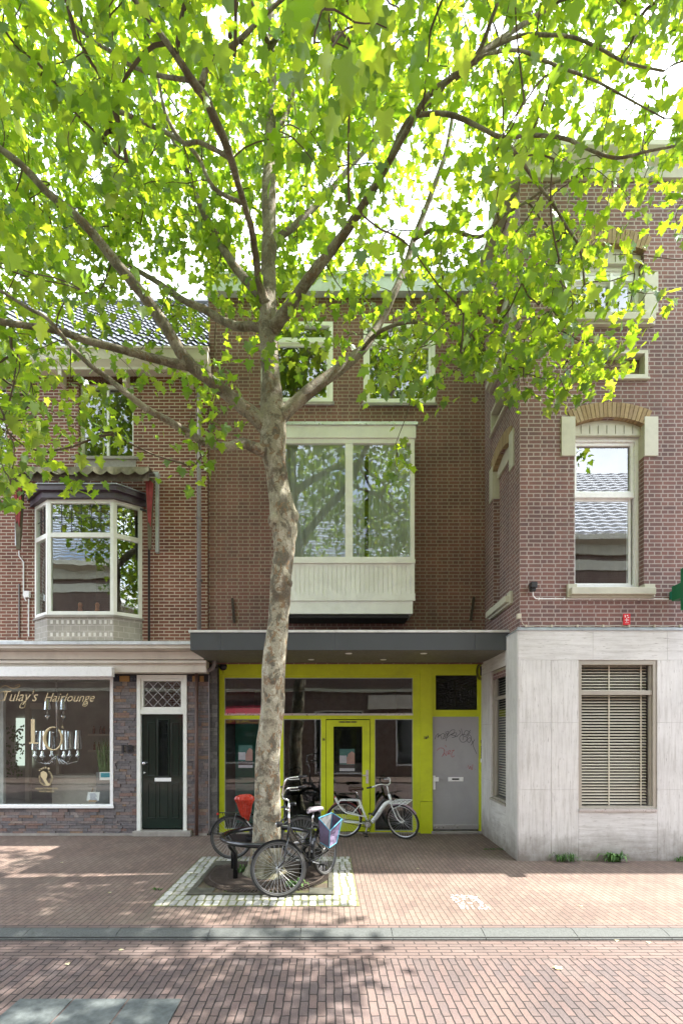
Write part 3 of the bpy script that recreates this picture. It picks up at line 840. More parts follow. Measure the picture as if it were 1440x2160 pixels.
gx0, gx1 = dx0 + dW * .40, dx0 + dW * .63
for (a, b, c, d) in ((.14, .33, .46, .93), (.70, .87, .46, .93), (.14, .33, .09, .40), (.40, .62, .09, .40), (.70, .87, .09, .40)):
    frame(dr, dx0 + dW * a, dx0 + dW * b, dz0 + (dz1 - dz0) * c, dz0 + (dz1 - dz0) * d, dy + .006, dy + .02, .018)
frame(dr, gx0 - .025, gx1 + .025, dz0 + (dz1 - dz0) * .45, dz0 + (dz1 - dz0) * .96, dy - .002, dy + .02, .025)
dro = dr.build('door', M['gdoor'], A, bevel=.003)
MB().box(gx0, gx1, dy + .012, dy + .018, dz0 + (dz1 - dz0) * .46, dz0 + (dz1 - dz0) * .95).build('pane', M['ribglass'], dro)
MB().box(dx0 + dW * .31, dx0 + dW * .70, dy + .0, dy + .02, 1.06, 1.13).build('letter_box', M['whiteC'], dro, bevel=.004)
kn = MB(); kn.lathe([(.015, .0), (.015, -.03), (.035, -.05), (.035, -.07), (.015, -.08)], (dx0 + .06, dy + .02, 1.42), 14, 'Y'); kn.lathe([(.022, 0), (.022, -.012)], (dx0 + .05, dy + .02, 1.23), 12, 'Y')
kn.build('door_knob', M['chrome'], dro, smooth=True)
MB().box(doorA[0] - .05, doorA[1] + .1, YA - .14, YA + .1, 0, .10).build('doorstep', M['concrete'], A, bevel=.01)
text('house_number', "18", .21, M['black'], A, (X(252, YA - .04), YA - .04, Z(1587, YA)), width=.23, extrude=.008, bold=.006)
xd = X(415, YA - .08)
dp = MB(); dp.tube([(xd, YA - .08, 3.36), (xd, YA - .08, .02)], .036, 12); dp.build('drainpipe', M['brownpipe'], A, smooth=True)
dp = MB(); dp.tube([(xd + .02, YA - .12, 3.42), (xd + .02, YA - .12, 3.2)], .045, 12); dp.tube([(xd, YA - .12, 3.24), (xd + .11, YA - .12, 3.24)], .04, 10); dp.build('pipe_tee', M['whiteC'], A, smooth=True)
dp = MB(); dp.tube([(xd + .1, YA - .12, 3.24), (xd + .26, YA - .12, 3.24), (xd + .32, YA - .14, 3.27), (xd + .36, YA - .16, 3.34), (xd + .36, YA - .18, 3.6)], .042, 12); dp.build('overflow_pipe', M['greypipe'], A, smooth=True)
xk = X(441, YA - .03); MB().tube([(xk, YA - .03, 3.15), (xk, YA - .03, .1)], .012, 6).build('conduit', M['greypipe'], A)

# things inside the salon window
ch = thing('chandelier', 'chandelier with chrome shaded lamps in two tiers hanging in the salon window', 'chandelier', (X(118, 10.9), 10.9, 1.3))
yc_ = 10.9
st_ = MB(); st_.tube([(X(120, yc_), yc_, 3.28), (X(120, yc_), yc_, 1.9)], .018, 8)
for xx in (77, 90, 110, 135, 147, 165): st_.tube([(X(120, yc_), yc_, 1.55), (X((120 + xx) / 2, yc_), yc_, 1.36), (X(xx, yc_), yc_, 1.42)], .01, 6)
st_.build('stem', M['chrome'], ch, smooth=True)
for xx, yt, yb_, dyy in ((101, 1474, 1497, 0), (135, 1470, 1497, .05), (75, 1542, 1581, 0), (90, 1542, 1581, -.12), (110, 1543, 1580, .15), (136, 1541, 1581, -.12), (148, 1543, 1580, .15), (165, 1541, 1580, 0)):
    yy = yc_ + dyy; r = 9 * yy / F; zb_, zt_ = Z(yb_, yy), Z(yt, yy); xx_ = X(xx, yy)
    l_ = MB(); l_.lathe([(.004, -.22), (.02, -.17), (.062, -.13), (.062, -.11), (.03, -.07), (.035, -.03), (.012, 0), (.012, .1)], (xx_, yy, zb_ - .02), 14)
    lo = l_.build('lamp', M['chrome'], ch, smooth=True)
    l_ = MB(); l_.lathe([(r * 1.0, 0), (r * .72, zt_ - zb_)], (xx_, yy, zb_), 20); l_.build('lamp_shade', M['chrome'], lo, smooth=False)
pg = thing('potted_grass', 'tall green grass in a grey square planter at the salon window edge', 'potted plant', (X(222, 10.6), 10.6, .35))
MB().prism([(X(206, 10.6), .42), (X(238, 10.6), .42), (X(240, 10.6), Z(1628, 10.6)), (X(208, 10.6), Z(1628, 10.6))], 10.5, 10.75).build('planter', pm('grey planter', (.18, .19, .18), .6), pg)
gb = MB(); rr = random.Random(9)
for k in range(150):
    bx = X(rr.uniform(212, 236), 10.62); by = 10.62 + rr.uniform(-.06, .06); h = rr.uniform(.35, .78); lx = rr.uniform(-.16, .16); w = .006
    zz = Z(1630, 10.6)
    gb.q([(bx - w, by, zz), (bx + w, by, zz), (bx + lx * .4 + w * .7, by, zz + h * .6), (bx + lx * .4 - w * .7, by, zz + h * .6)], [(0, 0)] * 4)
    gb.q([(bx + lx * .4 - w * .7, by, zz + h * .6), (bx + lx * .4 + w * .7, by, zz + h * .6), (bx + lx, by, zz + h)], [(0, 0)] * 3)
gb.build('grass_blades', pm('grass blade', (.07, .14, .03), .7, var=.4), pg)
sg = thing('window_sign', 'blue and white sticker board in front of the planter in the salon window', 'sign', P(222, 1646, YA + .06))
MB().box(X(211, YA + .06), X(234, YA + .06), YA + .05, YA + .06, Z(1646, YA), Z(1629, YA)).build('board', M['whiteC'], sg)
MB().box(X(213, YA + .05), X(233, YA + .05), YA + .045, YA + .05, Z(1640, YA), Z(1631, YA)).build('blue_panel', pm('turquoise print', (.05, .32, .40), .5), sg)
cs_ = thing('price_card', 'white printed card on a little wooden stand at the bottom of the salon window', 'card', P(192, 1692, YA + .1))
MB().prism([(X(178, YA), Z(1690, YA)), (X(204, YA), Z(1690, YA)), (X(206, YA), Z(1672, YA)), (X(181, YA), Z(1672, YA))], YA + .10, YA + .106).build('card', M['whiteC'], cs_)
MB().box(X(183, YA), X(199, YA), YA + .09, YA + .14, Z(1693, YA), Z(1689, YA)).beam(P(193, 1674, YA + .12), P(197, 1662, YA + .12), .012, .012).build('stand', pm('pale wood', (.38, .26, .15), .6), cs_)
ln = MB()
for k in range(6): ln.box(X(185 + (k % 2), YA), X(201 - (k % 3) * 2, YA), YA + .096, YA + .0985, Z(1688 - k * 2.4, YA), Z(1687.3 - k * 2.4, YA))
ln.build('printed_lines', pm('blue ink', (.08, .12, .3), .6), cs_)
# ---------------------------------------------------------------- middle house with the yellow-green shopfront
Bh = thing('brick_house', 'flat-roofed brown brick house with a white box bay above a yellow-green shopfront', 'house', (.4, YB, 0))
ZTB = Z(628, YB)
XBL = XAB
wB1 = (X(551, YB), X(702, YB), Z(851, YB), Z(680, YB))
wB2 = (X(766, YB), X(917, YB), Z(853, YB), Z(684, YB))
bayx0, bayx1, bayY = X(593, 9.6), X(874, 9.6), 9.6
bayh = (bayx0 + .1, bayx1 - .1, Z(1290, 9.6), Z(900, 9.6))
wb = MB(); wall_sheet(wb, XBL, XC + .12, 3.38, ZTB, YB, [wB1, wB2, bayh], .2)
wb.q([(XBL, YB, 8.9), (XBL, YB + 9, 8.9), (XBL, YB + 9, ZTB), (XBL, YB, ZTB)])
wb.q([(XBL, YB, ZTB), (XC + .1, YB, ZTB), (XC + .1, YB + 9, ZTB), (XBL, YB + 9, ZTB)])
wb.q([(XBL, YB + 9, 0), (XC + .1, YB + 9, 0), (XC + .1, YB + 9, ZTB), (XBL, YB + 9, ZTB)])
wb.q([(XBL - .01, YB, 0), (XBL - .01, YB + 9, 0), (XBL - .01, YB + 9, ZTA - .3), (XBL - .01, YB, ZTA - .3)])
wb.build('wall', M['brickB'], Bh)
pr = MB(); pr.box(XBL - .03, XC + .12, YB - .16, YB + .3, ZTB, ZTB + .30); pr.box(XBL - .05, XC + .12, YB - .20, YB + .3, ZTB + .30, ZTB + .36)
pr.build('parapet_trim', pm('pale grey green trim', (.52, .58, .55), .5, var=.08, dirt=.3), Bh)
rmB = MB()
for a, b, c, d in (wB1, wB2): room(rmB, a - .3, b + .2, YB + .21, YB + 3, c - .5, d + .25)
room(rmB, bayx0 - .2, bayx1 + .2, YB + .21, YB + 3.4, 3.9, 8.3)
rmB.build('room', M['dim'], Bh)
for (a, b, c, d) in (wB1, wB2):
    w_ = MB(); frame(w_, a, b, c, d, YB - .02, YB + .08, .075)
    zt_ = d - .36; w_.box(a + .075, b - .075, YB - .015, YB + .07, zt_ - .05, zt_ + .05)
    frame(w_, a + .075, b - .075, c + .075, zt_ - .05, YB + .01, YB + .06, .05)
    xm = (a + b) / 2
    wo_ = w_.build('window', M['white'], Bh, bevel=.004)
    MB().q([(a + .07, YB + .04, c + .07), (b - .07, YB + .04, c + .07), (b - .07, YB + .04, d - .07), (a + .07, YB + .04, d - .07)]).build('pane', M['glass'], wo_)
    MB().box(a - .03, b + .03, YB - .06, YB - .02, c - .05, c + .0).build('sill', M['concrete'], wo_)
# big white bay
by = bayY
bz = lambda py: Z(py, by)
bb = MB()
frame(bb, bayx0, bayx1, bz(1184), bz(925), by, by + .08, .075, .085, .085)
xm0, xm1 = X(728, by), X(744, by)
bb.box(xm0, xm1, by + .005, by + .07, bz(1184) + .085, bz(925) - .085)
bb.box(bayx0 - .02, bayx1 + .02, by - .03, YB, bz(925), bz(899))              # upper fascia
bb.box(bayx0 - .02, bayx0 + .05, by + .08, YB, bz(1184), bz(925)); bb.box(bayx1 - .05, bayx1 + .0, YB - .08, YB, bz(1184), bz(925)); 
bb.box(bayx1 - .05, bayx1, by + .08, YB - .08, bz(1184), bz(1184) + .08); bb.box(bayx1 - .05, bayx1, by + .08, YB - .08, bz(925) - .08, bz(925))
bo2 = bb.build('bay_window', M['white'], Bh, bevel=.004)
MB().box(bayx0 - .05, bayx1 + .05, by - .06, YB, bz(899), bz(893)).build('roof_edge', M['alu'], bo2)
MB().q([(bayx0 + .07, by + .04, bz(1175)), (bayx1 - .07, by + .04, bz(1175)), (bayx1 - .07, by + .04, bz(932)), (bayx0 + .07, by + .04, bz(932))]).q([(bayx1 - .02, by + .06, bz(1175)), (bayx1 - .02, YB - .06, bz(1175)), (bayx1 - .02, YB - .06, bz(932)), (bayx1 - .02, by + .06, bz(932))]).build('pane', glassmat('bay glass', (.88, .93, .90), 2.4, .03), bo2)
pn = MB(); pn.box(bayx0, bayx1, by + .03, YB, bz(1256), bz(1184))
k = bayx0 + .01
while k < bayx1 - .09:
    pn.box(k, k + .078, by + .018, by + .03, bz(1252), bz(1188)); k += .086
pn.box(bayx0 - .02, bayx1 + .01, by - .02, by + .03, bz(1188), bz(1180)); pn.box(bayx1 - .07, bayx1, by, by + .03, bz(1252), bz(1188))
pn.box(bayx0 - .01, bayx1 + .01, by - .005, by + .03, bz(1267), bz(1252))
pn.build('panelling', M['white'], bo2)
MB().box(bayx0, bayx1 - .03, by + .02, YB, bz(1294), bz(1267)).build('skirt_board', M['white'], bo2)
MB().box(bayx0 + .05, bayx1 - .1, by + .08, YB, bz(1294) - .06, bz(1294)).build('underside', M['dark'], bo2)
cu = MB()
def curtain(mb, x0, x1, z0, z1, y, amp, per, n):
    for i in range(n):
        u0, u1 = x0 + (x1 - x0) * i / n, x0 + (x1 - x0) * (i + 1) / n
        f = lambda u: y + amp * math.sin(u * 6.283 / per) + amp * .5 * math.sin(u * 11.0 / per + 1)
        mb.q([(u0, f(u0), z0), (u1, f(u1), z0), (u1, f(u1), z1), (u0, f(u0), z1)])
m, N, L, B = newmat('sheer net curtain'); N.remove(B)
out = [n for n in N if n.type == 'OUTPUT_MATERIAL'][0]
df_ = node(N, 'ShaderNodeBsdfDiffuse', Color=(.72, .76, .72, 1)); tl2 = node(N, 'ShaderNodeBsdfTranslucent', Color=(.7, .76, .72, 1)); tr_ = N.new('ShaderNodeBsdfTransparent')
a1 = N.new('ShaderNodeMixShader'); a2 = N.new('ShaderNodeMixShader'); a1.inputs[0].default_value = .4; a2.inputs[0].default_value = .22
L.new(df_.outputs[0], a1.inputs[1]); L.new(tl2.outputs[0], a1.inputs[2]); L.new(a1.outputs[0], a2.inputs[1]); L.new(tr_.outputs[0], a2.inputs[2]); L.new(a2.outputs[0], out.inputs['Surface'])
M['sheer'] = m
curtain(cu, bayx0 + .08, X(770, by), bz(1176), bz(938), by + .13, .02, .16, 90)
curtain(cu, X(778, by), bayx1 - .08, bz(1176), bz(938), by + .13, .02, .13, 70)
for i in range(60):   # scalloped valance
    u0, u1 = i / 60, (i + 1) / 60; xx = [bayx0 + .3 + (bayx1 - .35 - bayx0) * u for u in (u0, u1)]
    zz = [bz(948) - .05 * abs(math.sin(u * 24)) for u in (u0, u1)]
    cu.q([(xx[0], by + .1, zz[0]), (xx[1], by + .1, zz[1]), (xx[1], by + .1, bz(934)), (xx[0], by + .1, bz(934))])
cu.build('net_curtain', m, bo2)
# wall anchors
for a, b, yy0, yy1 in ((490, 494, 1262, 1313), (999, 992, 1259, 1309)):
    wa_ = MB(); wa_.beam(P(a, yy0, YB - .025), P(b, yy1, YB - .025), .045, .03); wa_.beam(P((a + b) / 2 - 2, (yy0 + yy1) / 2, YB - .04), P((a + b) / 2 + 3, (yy0 + yy1) / 2, YB - .04), .03, .03)
    wa_.build('wall_anchor', M['rust'], Bh)

# canopy
YF = 8.69
cz0, cz1 = 3.41, Z(1335, YF)
ca = MB(); ca.box(X(402, YF), XC - .004, YF, YB, cz1 - .03, cz1 + .0); 
cano = ca.build('canopy', M['char'], Bh)
fa = MB()
xs_ = [X(p, YF) for p in (402, 466, 705, 1000, 1072)]
xs_[-1] = XC - .004
for a, b in zip(xs_[:-1], xs_[1:]): fa.box(a + .002, b - .002, YF - .03, YF, cz0, cz1 + .0)
fa.box(xs_[0], xs_[0] + .03, YF, YB, cz0, cz1 - .03)
fa.build('fascia', M['char'], cano, bevel=.003)
MB().box(xs_[0] - .02, XC - .004, YF - .05, YF + .04, cz1 + .0, cz1 + .04).build('roof_edge', pm('light aluminium', (.66, .67, .66), .4, .2, dirt=.2), cano)
MB().box(xs_[0] + .03, XC - .006, YF, YS - .01, cz0 + .0, cz0 + .03).build('soffit', M['soffit'], cano)
for a, b in ((656, 1391), (735, 1378), (808, 1391), (893, 1378)):
    d_ = F * 1.41 / (PY - b); xx_ = X(a, d_)
    dl = MB(); dl.lathe([(.055, 0), (.062, -.004), (.05, -.012), (.02, -.010)], (xx_, d_, cz0), 16); dl.build('downlight', M['whiteC'], cano)
    
# pier between the two shops
pi_ = MB(); ledgestone(pi_, X(441, YS), X(463, YS), 0, 3.30, YA + .06, (), 14, .06, .12)
pi_.build('stone_pier', islandmat('grey slate cladding', [(0, (.085, .08, .078)), (.5, (.13, .125, .12)), (1, (.17, .16, .15))], .85, .8, 26, .35), Bh)
MB().box(X(439, YA), X(463, YS), YA + .07, YS + .1, -.1, 3.45).build('pier_core', M['dark'], Bh)

# shopfront
S = lambda px: X(px, YS)
T_ = lambda py: Z(py, YS)
y0, y1 = YS - .03, YS + .05
sfm = MB()
sfm.box(S(463), S(1013), y0 - .01, y1, T_(1425), 3.44)                   # head board
sfm.box(S(463), S(474), y0, y1, 0, T_(1425)); sfm.box(S(583), S(598), y0 + .01, y1, 0, T_(1425))
sfm.box(S(870), S(885), y0, y1, 0, T_(1425))
for a, b in ((474, 583), (598, 870)):
    sfm.box(S(a), S(b), y0 + .012, y1, T_(1517), T_(1509)); sfm.box(S(a), S(b), y0 + .012, y1, T_(1430), T_(1425))
sfm.box(S(474), S(583), y0 + .012, y1, 0.02, T_(1748)); sfm.box(S(598), S(677), y0 + .012, y1, .02, T_(1748))
sfm.box(S(677), S(687), y0 + .008, y1, 0, T_(1517)); sfm.box(S(780), S(790), y0 + .008, y1, 0, T_(1517)); sfm.box(S(790), S(870), y0 + .012, y1, .02, T_(1752))
sfm.box(S(885), S(910), y0 - .03, y1, T_(1690) + .004, T_(1409)); sfm.box(S(885), S(910), y0 - .036, y1, 0.0, T_(1690) - .004)
sfm.box(S(910), S(1012), y0, y1, T_(1425), T_(1411) ); 
frame(sfm, S(910), S(1012), T_(1505), T_(1413), y0 - .012, y0 + .02, .07)
sfm.box(S(910), S(1012), y0, y1, T_(1512), T_(1505)); sfm.box(S(1008.5), S(1016), y0 - .02, y1, 0, T_(1413)); sfm.box(S(909), S(911.5), y0, y1, 0, T_(1512))
shf = sfm.build('shopfront', M['lime'], Bh, bevel=.003)
MB().box(S(474), S(583), y0 + .0, y0 + .012, T_(1509), T_(1505)).box(S(598), S(870), y0 + .0, y0 + .012, T_(1509), T_(1505)).build('transom_strip', M['alu'], shf)
gp = MB(); yg2 = YS + .015
for a, b, c, d in ((474, 583, 1509, 1430), (598, 870, 1509, 1430), (474, 583, 1748, 1517), (598, 677, 1748, 1517), (790, 870, 1752, 1517)):
    gp.q([(S(a), yg2, T_(c)), (S(b), yg2, T_(c)), (S(b), yg2, T_(d)), (S(a), yg2, T_(d))])
gp.build('pane', M['shopglass'], shf)
bd = MB()
for a, b, c, d in ((474, 583, 1509, 1430), (598, 870, 1509, 1430), (474, 583, 1748, 1517), (598, 677, 1748, 1517), (790, 870, 1752, 1517)):
    frame(bd, S(a), S(b), T_(c), T_(d), yg2 - .018, yg2 - .004, .014)
bd.build('glazing_bead', M['zinc'], shf)
MB().q([(S(917), yg2 - .01, T_(1498)), (S(1004), yg2 - .01, T_(1498)), (S(1004), yg2 - .01, T_(1420)), (S(917), yg2 - .01, T_(1420))]).build('pane', M['obscure'], shf)
# glazed shop door
gd = MB(); frame(gd, S(688), S(779), .04, T_(1519), y0 - .005, y0 + .045, .145, .34, .13)
for zz in (.12, .24): gd.box(S(688) + .15, S(779) - .15, y0 - .009, y0 - .005, zz, zz + .008)
gdo = gd.build('door', M['lime'], Bh, bevel=.003)
MB().q([(S(700), yg2, T_(1722)), (S(768), yg2, T_(1722)), (S(768), yg2, T_(1531)), (S(700), yg2, T_(1531))]).build('pane', M['shopglass'], gdo)
hd = MB(); hd.box(S(771), S(776.5), y0 - .022, y0 - .005, T_(1652), T_(1624)); hd.beam((S(774), y0 - .05, T_(1635)), (S(764), y0 - .05, T_(1635)), .02, .02); hd.beam((S(774), y0 - .05, T_(1635)), (S(774), y0 - .01, T_(1635)), .02, .02)
hd.build('handle', M['alu'], gdo)
vt = MB(); vt.box(S(714), S(752), y0 - .008, y0 - .005, T_(1525), T_(1521))
vt.build('vent_strip', pm('dull olive', (.26, .27, .02), .5), gdo)
vt = MB()
for k in range(3): vt.box(S(717 + 12 * k), S(726 + 12 * k), y0 - .0105, y0 - .008, T_(1524), T_(1522))
vt.build('vent_slot', M['black'], gdo)
text('house_number', "16", .075, M['black'], Bh, (S(679), y0 + .004, T_(1562)), width=.05, bold=.003)
text('house_number', "16", .085, M['black'], Bh, (S(892), y0 - .034, T_(1559)), width=.055, bold=.003)
text('house_number', "A", .085, M['black'], Bh, (S(898.8), y0 - .034, T_(1557)), width=.04, bold=.003)
text('house_number', "16", .085, M['black'], Bh, (S(1010), y0 - .024, T_(1567)), width=.05, bold=.003)
bl_ = MB()
for k in range(9): bl_.box(S(1011.5), S(1014.5), y0 - .023, y0 - .02, T_(1574 + k * 3.1 + 2), T_(1574 + k * 3.1))
bl_.build('name_strip', M['black'], Bh)
MB().box(S(1011), S(1015), y0 - .035, y0 - .02, T_(1608), T_(1600)).build('doorbell', M['whiteC'], Bh, bevel=.003)
# grey flush door of no. 16A
fd = MB(); fd.box(S(911.5), S(1008.5), y0 + .015, y0 + .05, .07, T_(1512))
fdo = fd.build('door', pm('light grey door', (.36, .36, .37), .55, var=.05, scale=2, dirt=.25), Bh, bevel=.003)
MB().box(S(912.5), S(1007), y0 - .005, y0 + .015, .08, .17).build('kick_strip', M['alu'], fdo, bevel=.003)
lb = MB(); lb.box(S(944), S(976), y0 + .003, y0 + .015, T_(1648), T_(1639)); lbo = lb.build('letter_box', M['whiteC'], fdo, bevel=.003)
MB().box(S(952), S(967), y0 + .0, y0 + .003, T_(1645), T_(1641.5)).build('letter_slot', M['black'], lbo)
hd = MB(); hd.box(S(912), S(917), y0 - .005, y0 + .015, T_(1665), T_(1636)); hd.box(S(914.5), S(923.5), y0 - .03, y0 - .005, T_(1648), T_(1639)); hd.build('handle', M['whiteC'], fdo, bevel=.003)
def scribble(name, strokes, r, m, depth, par):
    mb = MB()
    for st in strokes:
        pts = [Vector((S(a), depth, T_(b))) for a, b in st]; out = []
        for i in range(len(pts) - 1):
            p0, p1, p2, p3 = pts[max(i - 1, 0)], pts[i], pts[i + 1], pts[min(i + 2, len(pts) - 1)]
            for k in range(4):
                u = k / 4; out.append(.5 * ((2 * p1) + (p2 - p0) * u + (2 * p0 - 5 * p1 + 4 * p2 - p3) * u * u + (3 * p1 - p0 - 3 * p2 + p3) * u ** 3))
        out.append(pts[-1])
        for a, b in zip(out[:-1], out[1:]):
            d = (b - a)
            if d.length < 1e-5: continue
            n = Vector((-d.z, 0, d.x)).normalized() * r
            mb.q([a - n, b - n, b + n, a + n])
    return mb.build(name, m, par)
scribble('graffiti_tag', [
    [(916, 1560), (920, 1550), (924, 1548), (922, 1556), (927, 1550), (931, 1560)], [(922, 1555), (934, 1547), (938, 1556), (933, 1558), (941, 1546), (940, 1563)],
    [(938, 1545), (945, 1543), (942, 1552), (950, 1541), (958, 1540), (955, 1548), (950, 1550), (960, 1552)], [(941, 1556), (952, 1548), (962, 1546), (958, 1554), (952, 1556), (964, 1553)],
    [(962, 1553), (970, 1546), (967, 1540)], [(972, 1537), (975, 1552), (981, 1541), (990, 1545), (984, 1550), (991, 1540)],
    [(985, 1552), (975, 1549), (968, 1556), (972, 1565), (981, 1564), (984, 1556), (977, 1553), (975, 1561)], [(984, 1557), (988, 1550), (993, 1556), (989, 1566), (984, 1562), (990, 1556), (996, 1568)],
    [(992, 1572), (1000, 1560), (996, 1570), (1004, 1590)]], .0045, pm('faded black marker', (.07, .07, .08), .6), y0 + .0125, fdo)
scribble('graffiti_tag', [[(921, 1583), (926, 1578), (934, 1579), (936, 1586), (931, 1596)], [(937, 1582), (934, 1594), (936, 1588), (940, 1594), (941, 1584)], [(943, 1592), (949, 1584), (945, 1584), (944, 1590), (950, 1590)], [(951, 1584), (957, 1582), (952, 1588), (952, 1597), (958, 1594)], [(938, 1572), (940, 1576)],
    [(986, 1614), (989, 1622), (991, 1616), (994, 1624), (996, 1612)], [(983, 1618), (984, 1618)], [(1000, 1622), (1001, 1623)]], .0042, pm('faded red marker', (.42, .07, .08), .6), y0 + .0125, fdo)
MB().box(S(908), S(1012), YS - .14, YS, 0, .05).build('doorstep', M['concrete'], Bh, bevel=.008)
MB().box(S(463), S(908), YS - .04, YS, 0, .018).build('threshold', M['concrete'], Bh)
cl_ = MB()
for k in range(3): cl_.tube([(S(1014) + .09 * math.cos(a) * (1 - k * .15) - .02, YS - .05 - .01 * k, T_(1417) + .17 * math.sin(a) * (1 - k * .1)) for a in np.linspace(0, 6.28, 24)[:-1]], .006, 5, closed=True)
cl_.box(S(1010), S(1017), YS - .06, YS - .03, T_(1426), T_(1406)); cl_.build('cable_coil', M['black'], Bh)
dm = MB(); dm.lathe([(.075, 0), (.078, -.03), (.06, -.06), (.03, -.08), (.005, -.085)], (S(472), y0, T_(1407)), 18, 'Y'); dmo = dm.build('dome_camera', M['black'], Bh, smooth=True)
dm = MB(); dm.tube([(S(472), y0 - .02, T_(1413)), (S(472), y0 - .02, T_(1421))], .004, 5); dm.build('cable', M['black'], dmo)
# interior
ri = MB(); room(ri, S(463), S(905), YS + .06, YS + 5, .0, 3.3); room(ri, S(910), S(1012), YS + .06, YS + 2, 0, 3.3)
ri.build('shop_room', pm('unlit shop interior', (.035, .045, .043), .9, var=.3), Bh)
ti = MB(); ti.box(S(474), S(583), YS + 1.2, YS + 1.25, 0, 2.6); ti.build('inner_screen', pm('teal screen', (.02, .17, .14), .6), Bh)
for k, (a, b, c, d) in enumerate(((502, 532, 1572, 1620), (716, 748, 1580, 1627))):
    yy = y0 + .052 
    po = thing('poster', ['small printed poster in the left shop window pane beside the tree trunk', 'small printed poster hanging inside the glass of the yellow-green door'][k], 'poster', (S((a + b) / 2), yy, T_(d)), group='posters in the shopfront')
    yy = YS + .06
    MB().box(S(a), S(b), yy, yy + .002, T_(d), T_(c)).build('sheet', pm('poster teal', (.08, .2, .19), .5), po)
    MB().box(S(a), S(b), yy - .003, yy - .0005, T_(d), T_(d - 6)).box(S(a), S(a + 15), yy - .003, yy - .0005, T_(d - 17), T_(d - 33)).build('text_block', pm('poster lilac', (.6, .56, .64), .5), po)
    MB().box(S(a + 15), S(b), yy - .003, yy - .0005, T_(d - 15), T_(d - 30)).prism([(S(a + 17), T_(d - 30)), (S(b), T_(d - 30)), (S(b), T_(d - 38)), (S(b - 6), T_(d - 42)), (S(a + 18), T_(d - 36))], yy - .003, yy - .0005).build('picture', pm('poster pink', (.5, .28, .25), .5), po)
    MB().box(S(a), S(b), yy - .003, yy - .0005, T_(d - 6), T_(d - 14)).build('picture', pm('poster dark', (.05, .03, .035), .5), po)

# ---------------------------------------------------------------- corner house (right)
Ch = thing('brick_house', 'purple brown brick house with a travertine ground floor and olive stone window trim', 'house', (6, YC, 0))
C = lambda px: X(px, YC)
D = lambda py: Z(py, YC)
ZTC, ZF = D(372), D(1331)
XR = 15.0
c1 = (C(1211), C(1357), D(1240), D(881))
c2 = (C(1211), C(1357), D(668), D(500))
cpn = (C(1222), C(1364), D(799), D(741))
wc = MB(); wall_sheet(wc, XC - .02, XR, ZF, ZTC, YC, [c1, c2, cpn, (c1[0] + 3.2, c1[1] + 3.2, c1[2], c1[3]), (c2[0] + 3.2, c2[1] + 3.2, c2[2], c2[3])], .26)
wc.q([(XC, YC, ZTC), (XR, YC, ZTC), (XR, YC + 10, ZTC), (XC, YC + 10, ZTC)]); wc.q([(XR, YC, 0), (XR, YC + 10, 0), (XR, YC + 10, ZTC), (XR, YC, ZTC)])
wc.q([(XC, YC + 10, 0), (XR, YC + 10, 0), (XR, YC + 10, ZTC), (XC, YC + 10, ZTC)]); wc.q([(XC, YC + 2.2, ZTC), (XC, YC + 10, ZTC), (XC, YC + 10, 3), (XC, YC + 2.2, 3)])
wco = wc.build('wall', M['brickC'], Ch)
# side wall: local x runs from the back towards the street, local y into the house
O_ = Vector((XC + .07, YS + .1, 0)); E_ = Vector((XC - .02, YC, 0)); Lw = (E_ - O_).length; ux = (E_ - O_).normalized(); uy = Vector((-ux.y, ux.x, 0))
TS = Matrix(((ux.x, uy.x, 0, O_.x), (ux.y, uy.y, 0, O_.y), (0, 0, 1, 0), (0, 0, 0, 1)))
def sx(Y): return (O_.y - Y) / (O_.y - E_.y) * Lw
sides = MB(TS)
n1 = (sx(9.60), sx(8.62), c1[2], c1[3]); n2 = (sx(9.60), sx(8.62), c2[2], c2[3]); n3 = (sx(9.70), sx(8.55), cpn[2], cpn[3])
wall_sheet(sides, 0, Lw, 3.0, ZTC, 0, [n1, n2, n3], .11)
for a, b, c, d in (n1, n2, n3): sides.q([(a, .11, c), (b, .11, c), (b, .11, d), (a, .11, d)])
sides.build('side_wall', M['brickC'], Ch)
def arch(mb, x0, x1, zs, rise, th, y0_, y1_, n=19, ext=.06):
    """segmental arch band of separate bricks"""
    w = (x1 - x0) / 2; R = (w * w + rise * rise) / (2 * rise); cz = zs + rise - R; cx_ = (x0 + x1) / 2
    a0 = math.asin(min(1, (w + ext * .3) / R))
    for k in range(n):
        t0, t1 = -a0 + 2 * a0 * k / n + .004 / R, -a0 + 2 * a0 * (k + 1) / n - .004 / R
        mb.prism([(cx_ + R * math.sin(t0), cz + R * math.cos(t0)), (cx_ + R * math.sin(t1), cz + R * math.cos(t1)), (cx_ + (R + th) * math.sin(t1), cz + (R + th) * math.cos(t1)), (cx_ + (R + th) * math.sin(t0), cz + (R + th) * math.cos(t0))], y0_, y1_)
    return R, cz, cx_
yb = islandmat('yellow arch brick', [(0, (.27, .19, .10)), (.4, (.34, .25, .13)), (.7, (.24, .17, .095)), (1, (.38, .29, .17))], .9, .5, 30, .2)
